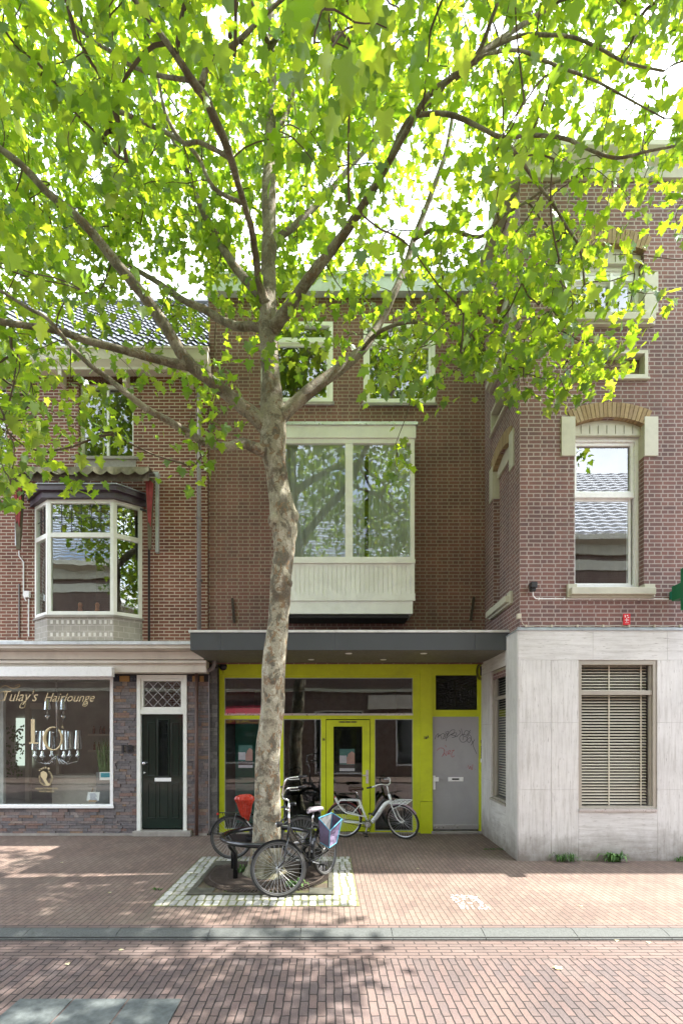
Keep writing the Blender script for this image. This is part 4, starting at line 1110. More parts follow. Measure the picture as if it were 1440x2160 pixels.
for T0, x0_, x1_, zc, yo in ((None, c1[0], c1[1], D(896), YC), (None, c2[0], c2[1], D(530), YC), (TS, n1[0], n1[1], D(896), 0), (TS, n2[0], n2[1], D(530), 0), (None, c1[0] + 3.2, c1[1] + 3.2, D(896), YC)):
    a_ = MB(T0); arch(a_, x0_ - .01, x1_ + .01, zc, .115, .235, yo - .018, yo + .10); a_.build('arch', yb, Ch)
    st_ = MB(T0)
    for s0, s1 in ((x0_ - .215, x0_ + .003), (x1_ - .003, x1_ + .215)): st_.box(s0, s1, yo - .022, yo + .14, *((zc - .50, zc + .12) if zc < 8 else (D(662), D(575))))
    # shallow arched timber head
    w = (x1_ - x0_) / 2; R = (w * w + .115 ** 2) / (2 * .115); cz_ = zc + .115 - R; xm = (x0_ + x1_) / 2
    poly = [(x0_, zc - .13), (x1_, zc - .13)] + [(xm + R * math.sin(t), cz_ + R * math.cos(t)) for t in np.linspace(math.asin(w / R), -math.asin(w / R), 13)]
    st_.prism(poly, yo + .07, yo + .13)
    st_.build('stone_block', M['greenish'], Ch, bevel=.004)
    if T0 is None:
        gr_ = MB()
        for k in range(1, 8): gr_.box(x0_ + (x1_ - x0_) * k / 8 - .004, x0_ + (x1_ - x0_) * k / 8 + .004, yo + .064, yo + .07, zc - .10, zc + .03)
        gr_.build('head_groove', pm('shadow groove', (.2, .2, .14), .8), Ch)
# sills
def sillC(T0, x0_, x1_, zt_, yo):
    s_ = MB(T0); s_.box(x0_ - .10, x1_ + .12, yo - .12, yo + .12, zt_ - .13, zt_ - .02); s_.box(x0_ - .08, x1_ + .10, yo - .07, yo + .1, zt_ - .17, zt_ - .13)
    s_.box(x0_ - .13, x0_ + .02, yo - .05, yo + .1, zt_ - .16, zt_ + .05); s_.box(x1_ - .02, x1_ + .15, yo - .05, yo + .1, zt_ - .16, zt_ + .05)
    return s_.build('sill', M['greenish'], Ch, bevel=.008)
for t in ((None, c1[0], c1[1], c1[2], YC), (None, c2[0], c2[1], c2[2], YC), (TS, n1[0], n1[1], n1[2], 0), (TS, n2[0], n2[1], n2[2], 0), (None, c1[0] + 3.2, c1[1] + 3.2, c1[2], YC)): sillC(*t)
for T0, q, yo in ((None, cpn, YC), (TS, n3, 0)):
    p_ = MB(T0); frame(p_, q[0], q[1], q[2], q[3], yo - .03, yo + .12, .055); p_.box(q[0] - .02, q[1] + .02, yo - .05, yo + .0, q[2] - .03, q[2] + .0)
    p_.build('panel_frame', M['greenish'], Ch, bevel=.004)
pp = MB(); ledgestone(pp, cpn[0], cpn[1], cpn[2], cpn[3], YC + .14, (), 33, .065, .066)
pp.build('brick_panel', islandmat('mixed panel brick', [(0, (.22, .15, .12)), (.4, (.30, .24, .15)), (.7, (.19, .13, .115)), (1, (.36, .29, .19))], .9, .5, 30, .2), Ch)
# sash windows
def sash(x0_, x1_, z0_, z1_, zt_):
    w_ = MB(); ye = YC + .14
    frame(w_, x0_, x1_, z0_, z1_, ye, ye + .12, .06, .09)
    w_.box(x0_ + .06, x1_ - .06, ye + .01, ye + .09, zt_ - .04, zt_ + .04)
    frame(w_, x0_ + .06, x1_ - .06, zt_ + .04, z1_ - .06, ye + .03, ye + .08, .05, .03)
    frame(w_, x0_ + .06, x1_ - .09, z0_ + .09, zt_ - .04, ye + .06, ye + .11, .04)
    wo_ = w_.build('window', M['whiteC'], Ch, bevel=.004)
    MB().q([(x0_ + .1, ye + .07, z0_ + .1), (x1_ - .1, ye + .07, z0_ + .1), (x1_ - .1, ye + .07, z1_ - .1), (x0_ + .1, ye + .07, z1_ - .1)]).build('pane', M['glassC'], wo_)
M['glassC'] = glassmat('double glazing', (.8, .86, .88), 2.6, .012)
sash(c1[0], c1[1], c1[2], D(913), D(1035))
sash(c1[0] + 3.2, c1[1] + 3.2, c1[2], D(913), D(1035))
sash(c2[0], c2[1], c2[2], D(545), D(570))
cv_ = MB(); cv_.box(C(1296), C(1303), YC + .14, YC + .2, c2[2] + .09, D(545) - .1); cv_.build('window_mullion', M['whiteC'], Ch)
rc_ = MB()
for a, b, c, d in (c1, c2): room(rc_, a - .2, b + .2, YC + .27, YC + 2.5, c - .4, d + .2)
rc_.build('room', M['dim'], Ch)
cnc = MB(); cnc.prof([(YC - .25, ZTC + .22), (YC - .25, ZTC + .30), (YC + .2, ZTC + .30), (YC + .2, ZTC - .08), (YC - .06, ZTC - .08), (YC - .10, ZTC + .05)], XC - .2, XR)
cnc.box(XC - .2, XC + .2, YC + .2, YS + .5, ZTC + .05, ZTC + .30); cnc.build('cornice', M['greenish'], Ch)

# travertine cladding
def travertine(name, vertical=True, warm=0):
    m, N, L, B = newmat(name)
    v = coords(N, L, 'UV')
    sc = (26, 1.6, 1) if vertical else (1.8, 22, 1)
    vv = coords(N, L, 'UV', sc)
    n1_ = noise(N, L, vv, 1.0, 6, .65, dist=.3)
    col = ramp(N, L, n1_, [(.30, (.48, .465, .435)), (.5, (.63, .62, .595)), (.7, (.69, .685, .665))])
    pits = noise(N, L, coords(N, L, 'UV', tuple(s * 2.2 for s in sc[:2]) + (1,)), 1.3, 4, .7)
    pf = ramp(N, L, pits, [(.31, 1.0), (.39, 0.0)])
    col = mixc(N, L, pf, col, (.17, .15, .13))
    big = noise(N, L, v, .9, 6, .7)
    col = mixc(N, L, 1.0, col, ramp(N, L, big, [(.3, .82), (.7, 1.08)]), 'MULTIPLY')
    # damp, dirty foot of the wall
    sep = N.new('ShaderNodeSeparateXYZ'); L.new(v, sep.inputs[0])
    ma = N.new('ShaderNodeMath'); ma.operation = 'MULTIPLY_ADD'; L.new(noise(N, L, v, 3.5, 6, .7), ma.inputs[0]); ma.inputs[1].default_value = .9; L.new(sep.outputs['Y'], ma.inputs[2])
    df2 = ramp(N, L, ma.outputs[0], [(.44, .85), (.95, 0.0)])
    col = mixc(N, L, df2, col, (.17, .145, .115))
    L.new(col, B.inputs['Base Color']); B.inputs['Roughness'].default_value = .6
    bump(N, L, B, pits, .35, .004)
    return m
M['travV'] = travertine('vertical veined travertine'); M['travH'] = travertine('horizontal veined travertine', False)
yt = YC - .035
wt_ = (C(1217), C(1382), D(1707), D(1393))
def slabs(mbV, mbH, T0, edges, zr, win, yo, th, topband):
    """stone panels with 3 mm joints; the band above and the panel below the window are horizontal-grained"""
    for a, b in zip(edges[:-1], edges[1:]):
        if win and abs(a - win[0]) < .02:
            mbH.box(a + .0025, b - .0012, yo, yo + th, 0, win[2] - .003)
            continue
        for c, d in zip(zr[:-1], zr[1:]): mbV.box(a + .0025, b - .0012, yo, yo + th, c + .0012, d - .0012)
    xs2 = edges[0:1] + [edges[0] + k for k in np.arange(1.17, edges[-1] - edges[0] - .3, 1.17)] + edges[-1:]
    for a, b in zip(xs2[:-1], xs2[1:]): mbH.box(a + .0025, b - .0012, yo, yo + th, topband[0], topband[1])
tv, th_ = MB(), MB()
zr = [0.0, D(1665), D(1524), D(1393)]
slabs(tv, th_, None, [XC - .055, C(1160), wt_[0], wt_[1], C(1440), C(1500), 9.0, 10.5, 12, XR], zr, wt_, yt, .05, (D(1393) + .0015, ZF))
tv.build('stone_cladding', M['travV'], Ch); th_.build('stone_cladding', M['travH'], Ch)
tv, th_ = MB(TS), MB(TS)
ws = (sx(9.66), sx(8.70), .80, D(1393))
slabs(tv, th_, TS, [0.0, ws[0], ws[1], Lw + .0], zr, ws, -.035, .05, (D(1393) + .0015, ZF))
tv.box(ws[1] + .01, Lw + .034, -.05, -.036, 0, ZF)
tv.build('side_cladding', M['travV'], Ch); th_.build('side_cladding', M['travH'], Ch)
cr = MB(); cr.box(XC + .0, C(1217), YC + .016, YC + .3, 0, ZF - .0); cr.box(C(1382), XR, YC + .016, YC + .3, 0, ZF); cr.box(C(1217), C(1382), YC + .016, YC + .3, 0, wt_[2] - .01); cr.box(C(1217), C(1382), YC + .016, YC + .3, wt_[3] + .0, ZF)
cr.build('wall_core', M['dark'], Ch)
cr = MB(TS); cr.box(0, ws[0], .016, .1, 0, ZF); cr.box(ws[1], Lw, .016, .1, 0, ZF); cr.box(ws[0], ws[1], .016, .1, 0, ws[2] - .01); cr.box(ws[0], ws[1], .016, .1, ws[3], ZF)
cr.build('wall_core', M['dark'], Ch)
fl = MB(); fl.prof([(YC - .05, ZF), (YC - .05, ZF + .015), (YC - .003, ZF + .06), (YC - .003, ZF)], XC - .06, XR); fl.build('flashing', M['zinc'], Ch)
fl = MB(TS); fl.prof([(-.06, ZF), (-.06, ZF + .015), (-.003, ZF + .06), (-.003, ZF)], 0, Lw + .05); fl.build('flashing', M['zinc'], Ch)
# ground floor window with venetian blind
alu2 = pm('champagne aluminium', (.40, .37, .31), .4, .3, var=.05)
gw = MB(); frame(gw, wt_[0], wt_[1], wt_[2], wt_[3], YC - .02, YC + .10, .055, .05, .07)
ztw = D(1461); gw.box(wt_[0] + .055, wt_[1] - .055, YC + .0, YC + .07, ztw - .035, ztw + .035)
gw.box(wt_[0] + .055, wt_[0] + .075, YC + .02, YC + .07, wt_[2] + .05, wt_[3] - .07); gw.box(wt_[1] - .085, wt_[1] - .055, YC + .02, YC + .07, wt_[2] + .05, wt_[3] - .07)
gwo = gw.build('window', alu2, Ch, bevel=.003)
MB().box(wt_[0] + .0, wt_[1] - .0, yt - .03, YC - .02, wt_[2] - .025, wt_[2] + .012).build('sill', M['alu'], gwo)
MB().q([(wt_[0] + .06, YC + .045, wt_[2] + .05), (wt_[1] - .06, YC + .045, wt_[2] + .05), (wt_[1] - .06, YC + .045, wt_[3] - .06), (wt_[0] + .06, YC + .045, wt_[3] - .06)]).build('pane', glassmat('clear blind window', (.95, .96, .95), 1.5, .01), gwo)
blm = islandmat('blind slat', [(0, (.62, .56, .44)), (1, (.70, .64, .52))], .5, .05, 5, .05)
bl = MB(); zz = wt_[2] + .07
while zz < wt_[3] - .08:
    bl.beam((wt_[0] + .075, YC + .12, zz), (wt_[1] - .085, YC + .12, zz), .001, .001)
    bl.q([(wt_[0] + .075, YC + .098, zz + .002), (wt_[1] - .088, YC + .098, zz + .002), (wt_[1] - .088, YC + .118, zz + .024), (wt_[0] + .075, YC + .118, zz + .024)]); zz += .0475
bl.build('venetian_blind', blm, gwo)
lt = MB()
for xx in (C(1222), C(1290), C(1358)): lt.box(xx - .010, xx + .010, YC + .088, YC + .092, wt_[2] + .05, wt_[3] - .06)
lt.build('blind_tape', blm, gwo)
# side window
sw2 = MB(TS); frame(sw2, ws[0], ws[1], ws[2], ws[3], -.005, .09, .05); sw2.box(ws[0] + .05, ws[1] - .05, .01, .06, ztw - .03, ztw + .03); sw2.box(ws[0], ws[1], -.06, -.005, ws[2] - .03, ws[2] + .01)
sw2.box(ws[0] + .05, ws[0] + .12, .03, .07, ws[2] + .05, ws[3] - .05)
swo = sw2.build('window', alu2, Ch, bevel=.003)
MB(TS).q([(ws[0] + .05, .045, ws[2] + .05), (ws[1] - .05, .045, ws[2] + .05), (ws[1] - .05, .045, ws[3] - .05), (ws[0] + .05, .045, ws[3] - .05)]).build('pane', M['shopglass'], swo)
bl = MB(TS); zz = ws[2] + .08
while zz < ws[3] - .08:
    bl.q([(ws[0] + .06, .098, zz + .002), (ws[1] - .06, .098, zz + .002), (ws[1] - .06, .13, zz + .024), (ws[0] + .06, .13, zz + .024)]); zz += .0475
bl.box((ws[0] + ws[1]) / 2 + .2, (ws[0] + ws[1]) / 2 + .22, .088, .092, ws[2] + .05, ws[3] - .05)
bl.build('venetian_blind', blm, swo)
rg = MB(); room(rg, XC + .15, XR - .3, YC + .31, YC + 5, .1, 3.5); rg.build('room', M['dark'], Ch)
# small fittings
lx = C(1118)
lb = MB(); lb.box(lx - .035, lx + .055, YC - .14, YC - .02, D(1244), D(1232)); lb.box(lx - .025, lx + .045, YC - .11, YC - .03, D(1250), D(1244)); lb.box(lx - .01, lx + .03, YC - .02, YC, D(1246), D(1236))
lb.build('sensor_lamp', M['black'], Ch, bevel=.004)
cd = MB(); cd.tube([(C(1121), YC - .04, D(1250)), (C(1122), YC - .03, D(1258)), (C(1128), YC - .02, D(1263.5)), (C(1140), YC - .02, D(1264)), (C(1300), YC - .02, D(1264)), (C(1407), YC - .02, D(1264.5))], .010, 8)
for px_ in (1135, 1188, 1242, 1293, 1345): cd.box(C(px_) - .01, C(px_) + .01, YC - .035, YC, D(1266), D(1262))
cd.build('conduit', M['whiteC'], Ch)
cd = MB(); pts_ = [(C(1096), YC - .05, D(1306)), (C(1099), YC - .04, D(1316)), (C(1106), YC - .015, D(1321))] + [(C(1106 + k * 13.5), YC - .015, D(1321 + .8 * math.sin(k * 2.1))) for k in range(1, 26)]
cd.tube(pts_, .0055, 6)
for k in range(7): cd.box(C(1108 + 54 * k) - .012, C(1108 + 54 * k) + .012, YC - .03, YC, D(1323.5), D(1318.5))
cd.box(C(1088) , C(1096), YC - .06, YC + .0, D(1306), D(1296))
cd.build('alarm_cable', pm('yellowed cable', (.52, .48, .38), .6), Ch)
hy = thing('fire_hose_sign', 'small red plate with white marks screwed on the brick above the travertine', 'sign', P(1320, 1316, YC - .02))
MB().box(C(1312), C(1327), YC - .02, YC - .004, D(1319), D(1295)).build('plate', pm('signal red', (.62, .02, .03), .4, var=.05), hy, bevel=.004)
sm = MB()
for a, b, c, d in ((1315, 1316.5, 1303, 1298), (1319, 1322, 1300, 1298), (1321, 1324, 1304, 1302), (1318.5, 1319.5, 1308, 1304), (1315, 1324, 1309, 1308), (1318.5, 1319.5, 1312, 1309), (1317, 1318, 1315, 1313), (1321, 1322, 1315, 1313)):
    sm.box(C(a), C(b), YC - .023, YC - .02, D(c), D(d))
sm.build('white_marks', M['whiteC'], hy)
xq = 5.37
cx_ = thing('pharmacy_cross', 'green pharmacy cross sign projecting from the brick wall at the right edge', 'sign', (xq, YC, 4.1))
cr = MB(); z0_, z3 = 3.88, 4.51; z1_, z2_ = 4.07, 4.30; ya, yb2, yc2, yd = 7.38, 7.60, 7.83, 8.03
poly = [(ya, z1_), (yb2, z1_), (yb2, z0_), (yc2, z0_), (yc2, z1_), (yd, z1_), (yd, z2_), (yc2, z2_), (yc2, z3), (yb2, z3), (yb2, z2_), (ya, z2_)]
cr.prof(poly, xq - .0, xq + .12); cr.build('body', pm('dark green enamel', (.0, .13, .05), .35, var=.08), cx_)
cr = MB(); cr.box(xq + .03, xq + .09, yd, YC, 4.12, 4.24); cr.build('bracket', pm('teal green enamel', (.0, .20, .13), .35), cx_)

# ---------------------------------------------------------------- houses on the near side of the street (mirrored in the windows)
Oh = thing('brick_house', 'dark brick house across the street seen only mirrored in the windows', 'house', (0, -3.2, 0))
ow = MB(); YO = -3.2
holes = [(x, x + 1.0, 4.9, 7.2) for x in (-7.2, -4.6, -2.0, .6, 3.4, 5.5, 7.6)] + [(-8.5, -3.2, .5, 3.0), (-1.7, .6, 0.1, 3.1), (2.0, 6.2, .6, 3.0)]
def wall_back(mb, x0, x1, z0, z1, y, holes, depth):
    wall_sheet(mb, x0, x1, z0, z1, y, holes, depth)
TO = Matrix(((-1, 0, 0, 0), (0, -1, 0, YO), (0, 0, 1, 0), (0, 0, 0, 1)))
ow = MB(TO); wall_sheet(ow, -16, 16, 0, 9.0, 0, holes, .2); ow.build('wall', M['brickD'], Oh)
oc = MB(TO); oc.prof([(-.55, 9.35), (-.55, 9.55), (0, 9.55), (0, 8.9), (-.12, 8.9), (-.2, 9.25)], -16, 16); oc.box(-16, 16, -.05, .0, 8.3, 8.7); oc.box(-16, 16, -.08, .0, 3.95, 4.1); oc.build('cornice', M['greenish'], Oh)
orf = MB(TO)
for r in range(22):
    for c in range(64):
        xa = -16 + c * .5; t0 = r * .3; zz0 = 9.5 + t0 * .707; zz1 = 9.5 + (t0 + .3) * .707
        orf.q([(xa, -.5 + t0 * .707 , zz0 + .05), (xa + .25, -.5 + t0 * .707, zz0 + .09), (xa + .25, -.5 + (t0 + .3) * .707, zz1 + .05), (xa, -.5 + (t0 + .3) * .707, zz1 + .01)])
        orf.q([(xa + .25, -.5 + t0 * .707 , zz0 + .09), (xa + .5, -.5 + t0 * .707, zz0 + .05), (xa + .5, -.5 + (t0 + .3) * .707, zz1 + .01), (xa + .25, -.5 + (t0 + .3) * .707, zz1 + .05)])
orf.build('roof', pm('grey roof tile', (.09, .095, .10), .5, var=.3), Oh)
og = MB(TO); of_ = MB(TO)
for a, b, c, d in holes:
    frame(of_, a, b, c, d, .05, .14, .08); 
    if d > 4: of_.box(a + .08, b - .08, .06, .12, c + 1.45, c + 1.53)
    og.q([(a, .1, c), (b, .1, c), (b, .1, d), (a, .1, d)])
of_.build('window', M['whiteC'], Oh); og.build('pane', M['glassC'], Oh)
ob = MB(TO); ob.box(-16, 16, .25, .3, 0, 9); ob.build('room', M['dark'], Oh)
op = MB(TO); op.box(-6.4, -1.9, -.08, -.01, 3.15, 3.8); op.build('shop_fascia', M['cream'], Oh)
oa = MB(TO); oa.prof([(0, 3.3), (-1.1, 2.75), (-1.1, 2.45), (-1.07, 2.45), (-1.07, 2.72), (0, 3.25)], 2.0, 6.3); oao = oa.build('awning', pm('red awning cloth', (.33, .03, .05), .8), Oh)
text('lettering', "BAKKERS SINDS 2005", .30, M['black'], Oh, (-2.1, YO + .085, 3.35), width=4.0, rot=(math.pi / 2, 0, math.pi), bold=.006)
text('lettering', "CAFE", .26, pm('yellow letters', (.7, .45, .05), .5), oao, (-2.9, YO + 1.105, 2.49), width=1.6, rot=(math.pi / 2, 0, math.pi), bold=.006)
# ---------------------------------------------------------------- tree guard rail
tgd = thing('tree_guard', 'black steel hoop rail on bent legs standing round the tree trunk', 'tree guard', (TC.x, TC.y, 0))
gx, gy, gR, gz = -.84, 7.42, .66, .53
hp = MB(); hp.tube([(gx + gR * math.cos(a), gy + gR * math.sin(a), gz) for a in np.linspace(0, 2 * math.pi, 61)[:-1]], .037, 12, closed=True)
hp.build('hoop', M['blackpaint'], tgd, smooth=True)
for k, a in enumerate((200, 150, 330, 30)):
    a = math.radians(a if k else 222)
    if k == 1: a = math.radians(165)
    px_, py_ = gx + gR * math.cos(a), gy + gR * math.sin(a); ix, iy = gx + (gR - .10) * math.cos(a), gy + (gR - .10) * math.sin(a)
    lg_ = MB(); lg_.tube([(px_, py_, gz), (px_ - .02 * math.cos(a), py_ - .02 * math.sin(a), gz - .06), (ix, iy, gz - .16), (ix, iy, .0)], [.034, .034, .034, .034], 12)
    lg_.lathe([(.055, 0), (.055, .012), (.036, .02)], (ix, iy, 0), 12)
    lg_.build('leg', M['blackpaint'], tgd, smooth=True)

# ---------------------------------------------------------------- bicycles
spoke = pm('spoke steel', (.55, .56, .57), .5, .7, var=.02)
def smooth_path(pts, n=6):
    pts = [Vector(p) for p in pts]; out = []
    for i in range(len(pts) - 1):
        p0, p1, p2, p3 = pts[max(i - 1, 0)], pts[i], pts[i + 1], pts[min(i + 2, len(pts) - 1)]
        for k in range(n):
            u = k / n; out.append(.5 * ((2 * p1) + (p2 - p0) * u + (2 * p0 - 5 * p1 + 4 * p2 - p3) * u * u + (3 * p1 - p0 - 3 * p2 + p3) * u ** 3))
    out.append(pts[-1]); return out
def arc(cx_, cz_, r, a0, a1, n=24, y=0):
    return [(cx_ + r * math.cos(math.radians(a)), y, cz_ + r * math.sin(math.radians(a))) for a in np.linspace(a0, a1, n)]

def bicycle(label, loc, heading, lean, steer, style, group='parked bicycles'):
    o = thing('bicycle', label, 'bicycle', loc, heading, group, lean)
    R = .345; wb_ = .56
    black = M['blackpaint']; fm = black if style != 'white' else pm('off white lacquer', (.66, .70, .68), .25, var=.04, coat=.3)
    rim_m = M['alu'] if style == 'white' else pm('dull dark rim', (.17, .17, .17), .4, .6)
    # steering transform about the raked head axis
    hA, hB = Vector((wb_ - .06, 0, R)), Vector((.255, 0, 1.0)); ax = (hB - hA).normalized()
    ST = Matrix.Translation(hA) @ Matrix.Rotation(steer, 4, ax) @ Matrix.Translation(-hA)
    I = Matrix.Identity(4)
    def wheel(T, cx_, ph):
        w = MB(T); w.tube(arc(cx_, R, R - .045, 0, 360, 49)[:-1], .0105, 6, closed=True)
        wo_ = w.build('wheel', rim_m, o, local=True, smooth=True)
        t = MB(T); t.tube(arc(cx_, R, R - .021, 0, 360, 49)[:-1], .0205, 8, closed=True); t.build('tyre', M['rubber'], wo_, local=True, smooth=True)
        if style != 'white':
            t = MB(T); 
            for sy in (-.0185, .0185): t.tube(arc(cx_, R, R - .030, 0, 360, 49, sy)[:-1], .0035, 4, closed=True)
            t.build('sidewall_stripe', pm('pale tyre wall', (.15, .15, .14), .7), wo_, local=True)
        s = MB(T)
        for k in range(32):
            a = 2 * math.pi * k / 32 + ph; sy = .028 if k % 2 else -.028; tw = .45 if k % 4 < 2 else -.45
            s.tube([(cx_ + .02 * math.cos(a + tw), sy, R + .02 * math.sin(a + tw)), (cx_ + (R - .05) * math.cos(a), 0, R + (R - .05) * math.sin(a))], .0014, 4, cap=False)
        s.build('spokes', spoke, wo_, local=True)
        h = MB(T); h.lathe([(.012, -.055), (.012, -.034), (.026, -.032), (.026, -.026), (.016, -.022), (.016, .022), (.026, .026), (.026, .032), (.012, .034), (.012, .055)], (cx_, 0, R), 12, 'Y'); h.build('hub', M['alu'], wo_, local=True, smooth=True)
    wheel(I, -wb_, .1); wheel(ST, wb_, .25)
    bbp = (-.10, 0, .29)
    f = MB(I)
    if style == 'white':
        f.tube(smooth_path([(.33, 0, .72), (.22, 0, .66), (.08, 0, .45), (-.03, 0, .31)]), [.026, .03, .034, .036, .038, .04, .042, .043, .044, .044, .044, .044, .044, .044, .044, .043, .042, .041, .04][:19], 12)
        f.tube([bbp, (-.27, 0, .74)], .020, 10)
        f.tube([(.345, 0, .68), (.30, 0, .86)], .024, 10)
        for sy in (-.06, .06):
            f.tube([(-.08, sy * .6, .28), (-wb_, sy, R - .02)], .0115, 8)
            f.tube(smooth_path([(-.13, sy * .5, .42), (-.40, sy, .47), (-.55, sy, .52), (-.68, sy, .68), (-.73, sy * .9, .78)]), .0115, 8)
            f.tube([(-.24, sy * .4, .66), (-.40, sy, .47)], .010, 8)
            f.tube(smooth_path([(-.24, sy, .58), (-.26, sy, .70), (-.30, sy, .73), (-.60, sy, .73), (-.645, sy, .70), (-.66, sy, .64)]), .010, 8)
    else:
        f.tube([bbp, (-.275, 0, .78)], .0145, 10); f.tube([(.345, 0, .66), (.285, 0, .89)], .019, 10)
        if style == 'lady':
            f.tube(smooth_path([(.325, 0, .73), (.20, 0, .56), (.05, 0, .42), (-.10, 0, .30)]), .0155, 10)
            f.tube(smooth_path([(.30, 0, .83), (.15, 0, .65), (-.02, 0, .52), (-.19, 0, .50)]), .0135, 10)
        else:
            f.tube([(.335, 0, .70), bbp], .0165, 10); f.tube([(.295, 0, .84), (-.25, 0, .70)], .0135, 10)
        for sy in (-.055, .055):
            f.tube([(-.10, sy * .6, .29), (-wb_, sy, R)], .009, 8); f.tube([(-.25, sy * .4, .70), (-wb_, sy, R)], .008, 8)
    fo = f.build('frame', fm, o, local=True, smooth=True)
    if style == 'white':
        text('lettering', "Union", .085, pm('grey print', (.22, .23, .24), .5), o, (0, 0, 0), extrude=.0005, rot=(0, 0, 0))
        tx = [c for c in o.children if c.name.startswith('lettering')][-1]
        tx.data.transform(WM[o])                     # undo the world shift: the words are laid in bicycle space
        tx.data.transform(Matrix.Translation((.022, -.0455, .335)) @ Matrix.Rotation(-math.radians(58), 4, 'Y') @ Matrix.Rotation(math.pi / 2, 4, 'X'))
        tx.parent = fo
    # fork, stem and bars turn with the front wheel
    k = MB(ST)
    for sy in (-.055, .055): k.tube(smooth_path([(.35, sy * .55, .67), (.40, sy, .58), (.47, sy, .42), (wb_, sy, R)]), .011, 8)
    k.tube([(.35, -.035, .67), (.35, .035, .67)], .014, 8)
    k.build('fork', fm, o, local=True, smooth=True)
    k = MB(ST); k.tube([(.30, 0, .86), (.262, 0, 1.02)], .0125, 8); k.tube([(.262, 0, 1.02), (.30, 0, 1.05)], .014, 8)
    if style == 'white':
        bar = smooth_path([(.02, -.31, 1.04), (.12, -.30, 1.07), (.22, -.20, 1.10), (.29, -.07, 1.06), (.30, 0, 1.05), (.29, .07, 1.06), (.22, .20, 1.10), (.12, .30, 1.07), (.02, .31, 1.04)])
    elif style == 'lady':
        k.tube([(.262, 0, 1.0), (.235, 0, 1.15)], .0125, 8); k.tube([(.235, 0, 1.15), (.30, 0, 1.19)], .014, 8)
        bar = smooth_path([(-.04, -.26, 1.34), (.10, -.27, 1.36), (.22, -.23, 1.36), (.30, -.10, 1.23), (.30, 0, 1.19), (.30, .10, 1.23), (.22, .23, 1.36), (.10, .27, 1.36), (-.04, .26, 1.34)])
    else:
        bar = smooth_path([(-.02, -.28, 1.06), (.10, -.29, 1.10), (.24, -.25, 1.15), (.31, -.10, 1.08), (.30, 0, 1.05), (.31, .10, 1.08), (.24, .25, 1.15), (.10, .29, 1.10), (-.02, .28, 1.06)])
    k.tube(bar, .011, 8)
    ho = k.build('handlebar', {'white': fm, 'lady': M['chrome']}.get(style, black), o, local=True, smooth=True)
    for s in (-1, 1):
        e = bar[0] if s < 0 else bar[-1]; e2 = bar[5] if s < 0 else bar[-6]
        g_ = MB(ST); g_.tube([Vector(e) - (Vector(e2) - Vector(e)).normalized() * .01, Vector(e) + (Vector(e2) - Vector(e)).normalized() * .10], .0165, 10); g_.build('grip', M['black'], ho, local=True, smooth=True)
        bl_ = MB(ST); q = bar[10] if s < 0 else bar[-11]; bl_.tube(smooth_path([(q[0] - .0, q[1], q[2]), (q[0] - .02, q[1] + s * .03, q[2] - .03), (q[0] - .13, q[1] + s * .035, q[2] - .05)]), .005, 6); bl_.build('brake_lever', M['alu'], ho, local=True, smooth=True)
    # mudguards
    fcol = black if style != 'white' else pm('dark red mudguard', (.16, .02, .03), .35)
    def guard(T, cx_, a0, a1, mm):
        g_ = MB(T); n = 26; an = np.linspace(a0, a1, n); w = .027; Rg = R + .014
        for i in range(n - 1):
            for (y0_, y1_, r0, r1) in ((-w, -w * .5, Rg - .013, Rg), (-w * .5, w * .5, Rg, Rg), (w * .5, w, Rg, Rg - .013)):
                c0, s0, c1_, s1 = math.cos(math.radians(an[i])), math.sin(math.radians(an[i])), math.cos(math.radians(an[i + 1])), math.sin(math.radians(an[i + 1]))
                g_.q([(cx_ + r0 * c0, y0_, R + r0 * s0), (cx_ + r1 * c0, y1_, R + r1 * s0), (cx_ + r1 * c1_, y1_, R + r1 * s1), (cx_ + r0 * c1_, y0_, R + r0 * s1)])
        for sy in (-.05, .05): g_.tube([(cx_, sy, R), (cx_ + Rg * math.cos(math.radians(a1 - 8)), sy * .5, R + Rg * math.sin(math.radians(a1 - 8)))], .003, 5)
        g_.build('mudguard', mm, o, local=True)
    guard(I, -wb_, 5, 175, fcol)
    if style != 'stripped': guard(ST, wb_, 35, 165 if style == 'white' else 160, black if style != 'white' else pm('lilac mudguard', (.28, .20, .25), .4))
    # saddle
    s = MB(I); sp = (-.275, 0, .78); s.tube([sp, (-.33, 0, .93)], .0125, 8)
    s.build('seat_post', M['chrome'], o, local=True, smooth=True)
    s = MB(I); n = 10
    prof_ = [(-.47, .085, .955), (-.44, .105, .965), (-.38, .11, .97), (-.32, .085, .965), (-.26, .045, .96), (-.20, .028, .958), (-.185, .015, .95)]
    base = len(s.v)
    for (xx, hw, zz) in prof_:
        for kk in range(9):
            t = math.pi * kk / 8; s.v.append(Vector((xx, hw * math.cos(t), zz + .022 * math.sin(t) ** .6 - .03 * (abs(math.cos(t)) > .98))))
    for i in range(len(prof_) - 1):
        for kk in range(8):
            a_ = base + i * 9 + kk; s.f.append((a_, a_ + 1, a_ + 10, a_ + 9)); s.uv.append([(0, 0)] * 4)
        s.f.append((base + i * 9, base + (i + 1) * 9, base + (i + 1) * 9 + 8, base + i * 9 + 8)); s.uv.append([(0, 0)] * 4)
    s.f.append(tuple(base + q for q in range(9))); s.uv.append([(0, 0)] * 9); e_ = base + 9 * (len(prof_) - 1); s.f.append(tuple(e_ + q for q in range(9))[::-1]); s.uv.append([(0, 0)] * 9)
    for sy in (-.05, .05): s.lathe([(.016, 0), (.016, .03)], (-.42, sy, .905), 8)
    s.build('saddle', {'white': pm('brown leather', (.05, .025, .018), .5), 'lady': pm('worn grey saddle', (.30, .27, .31), .35, var=.3)}.get(style, M['black']), o, local=True, smooth=True)
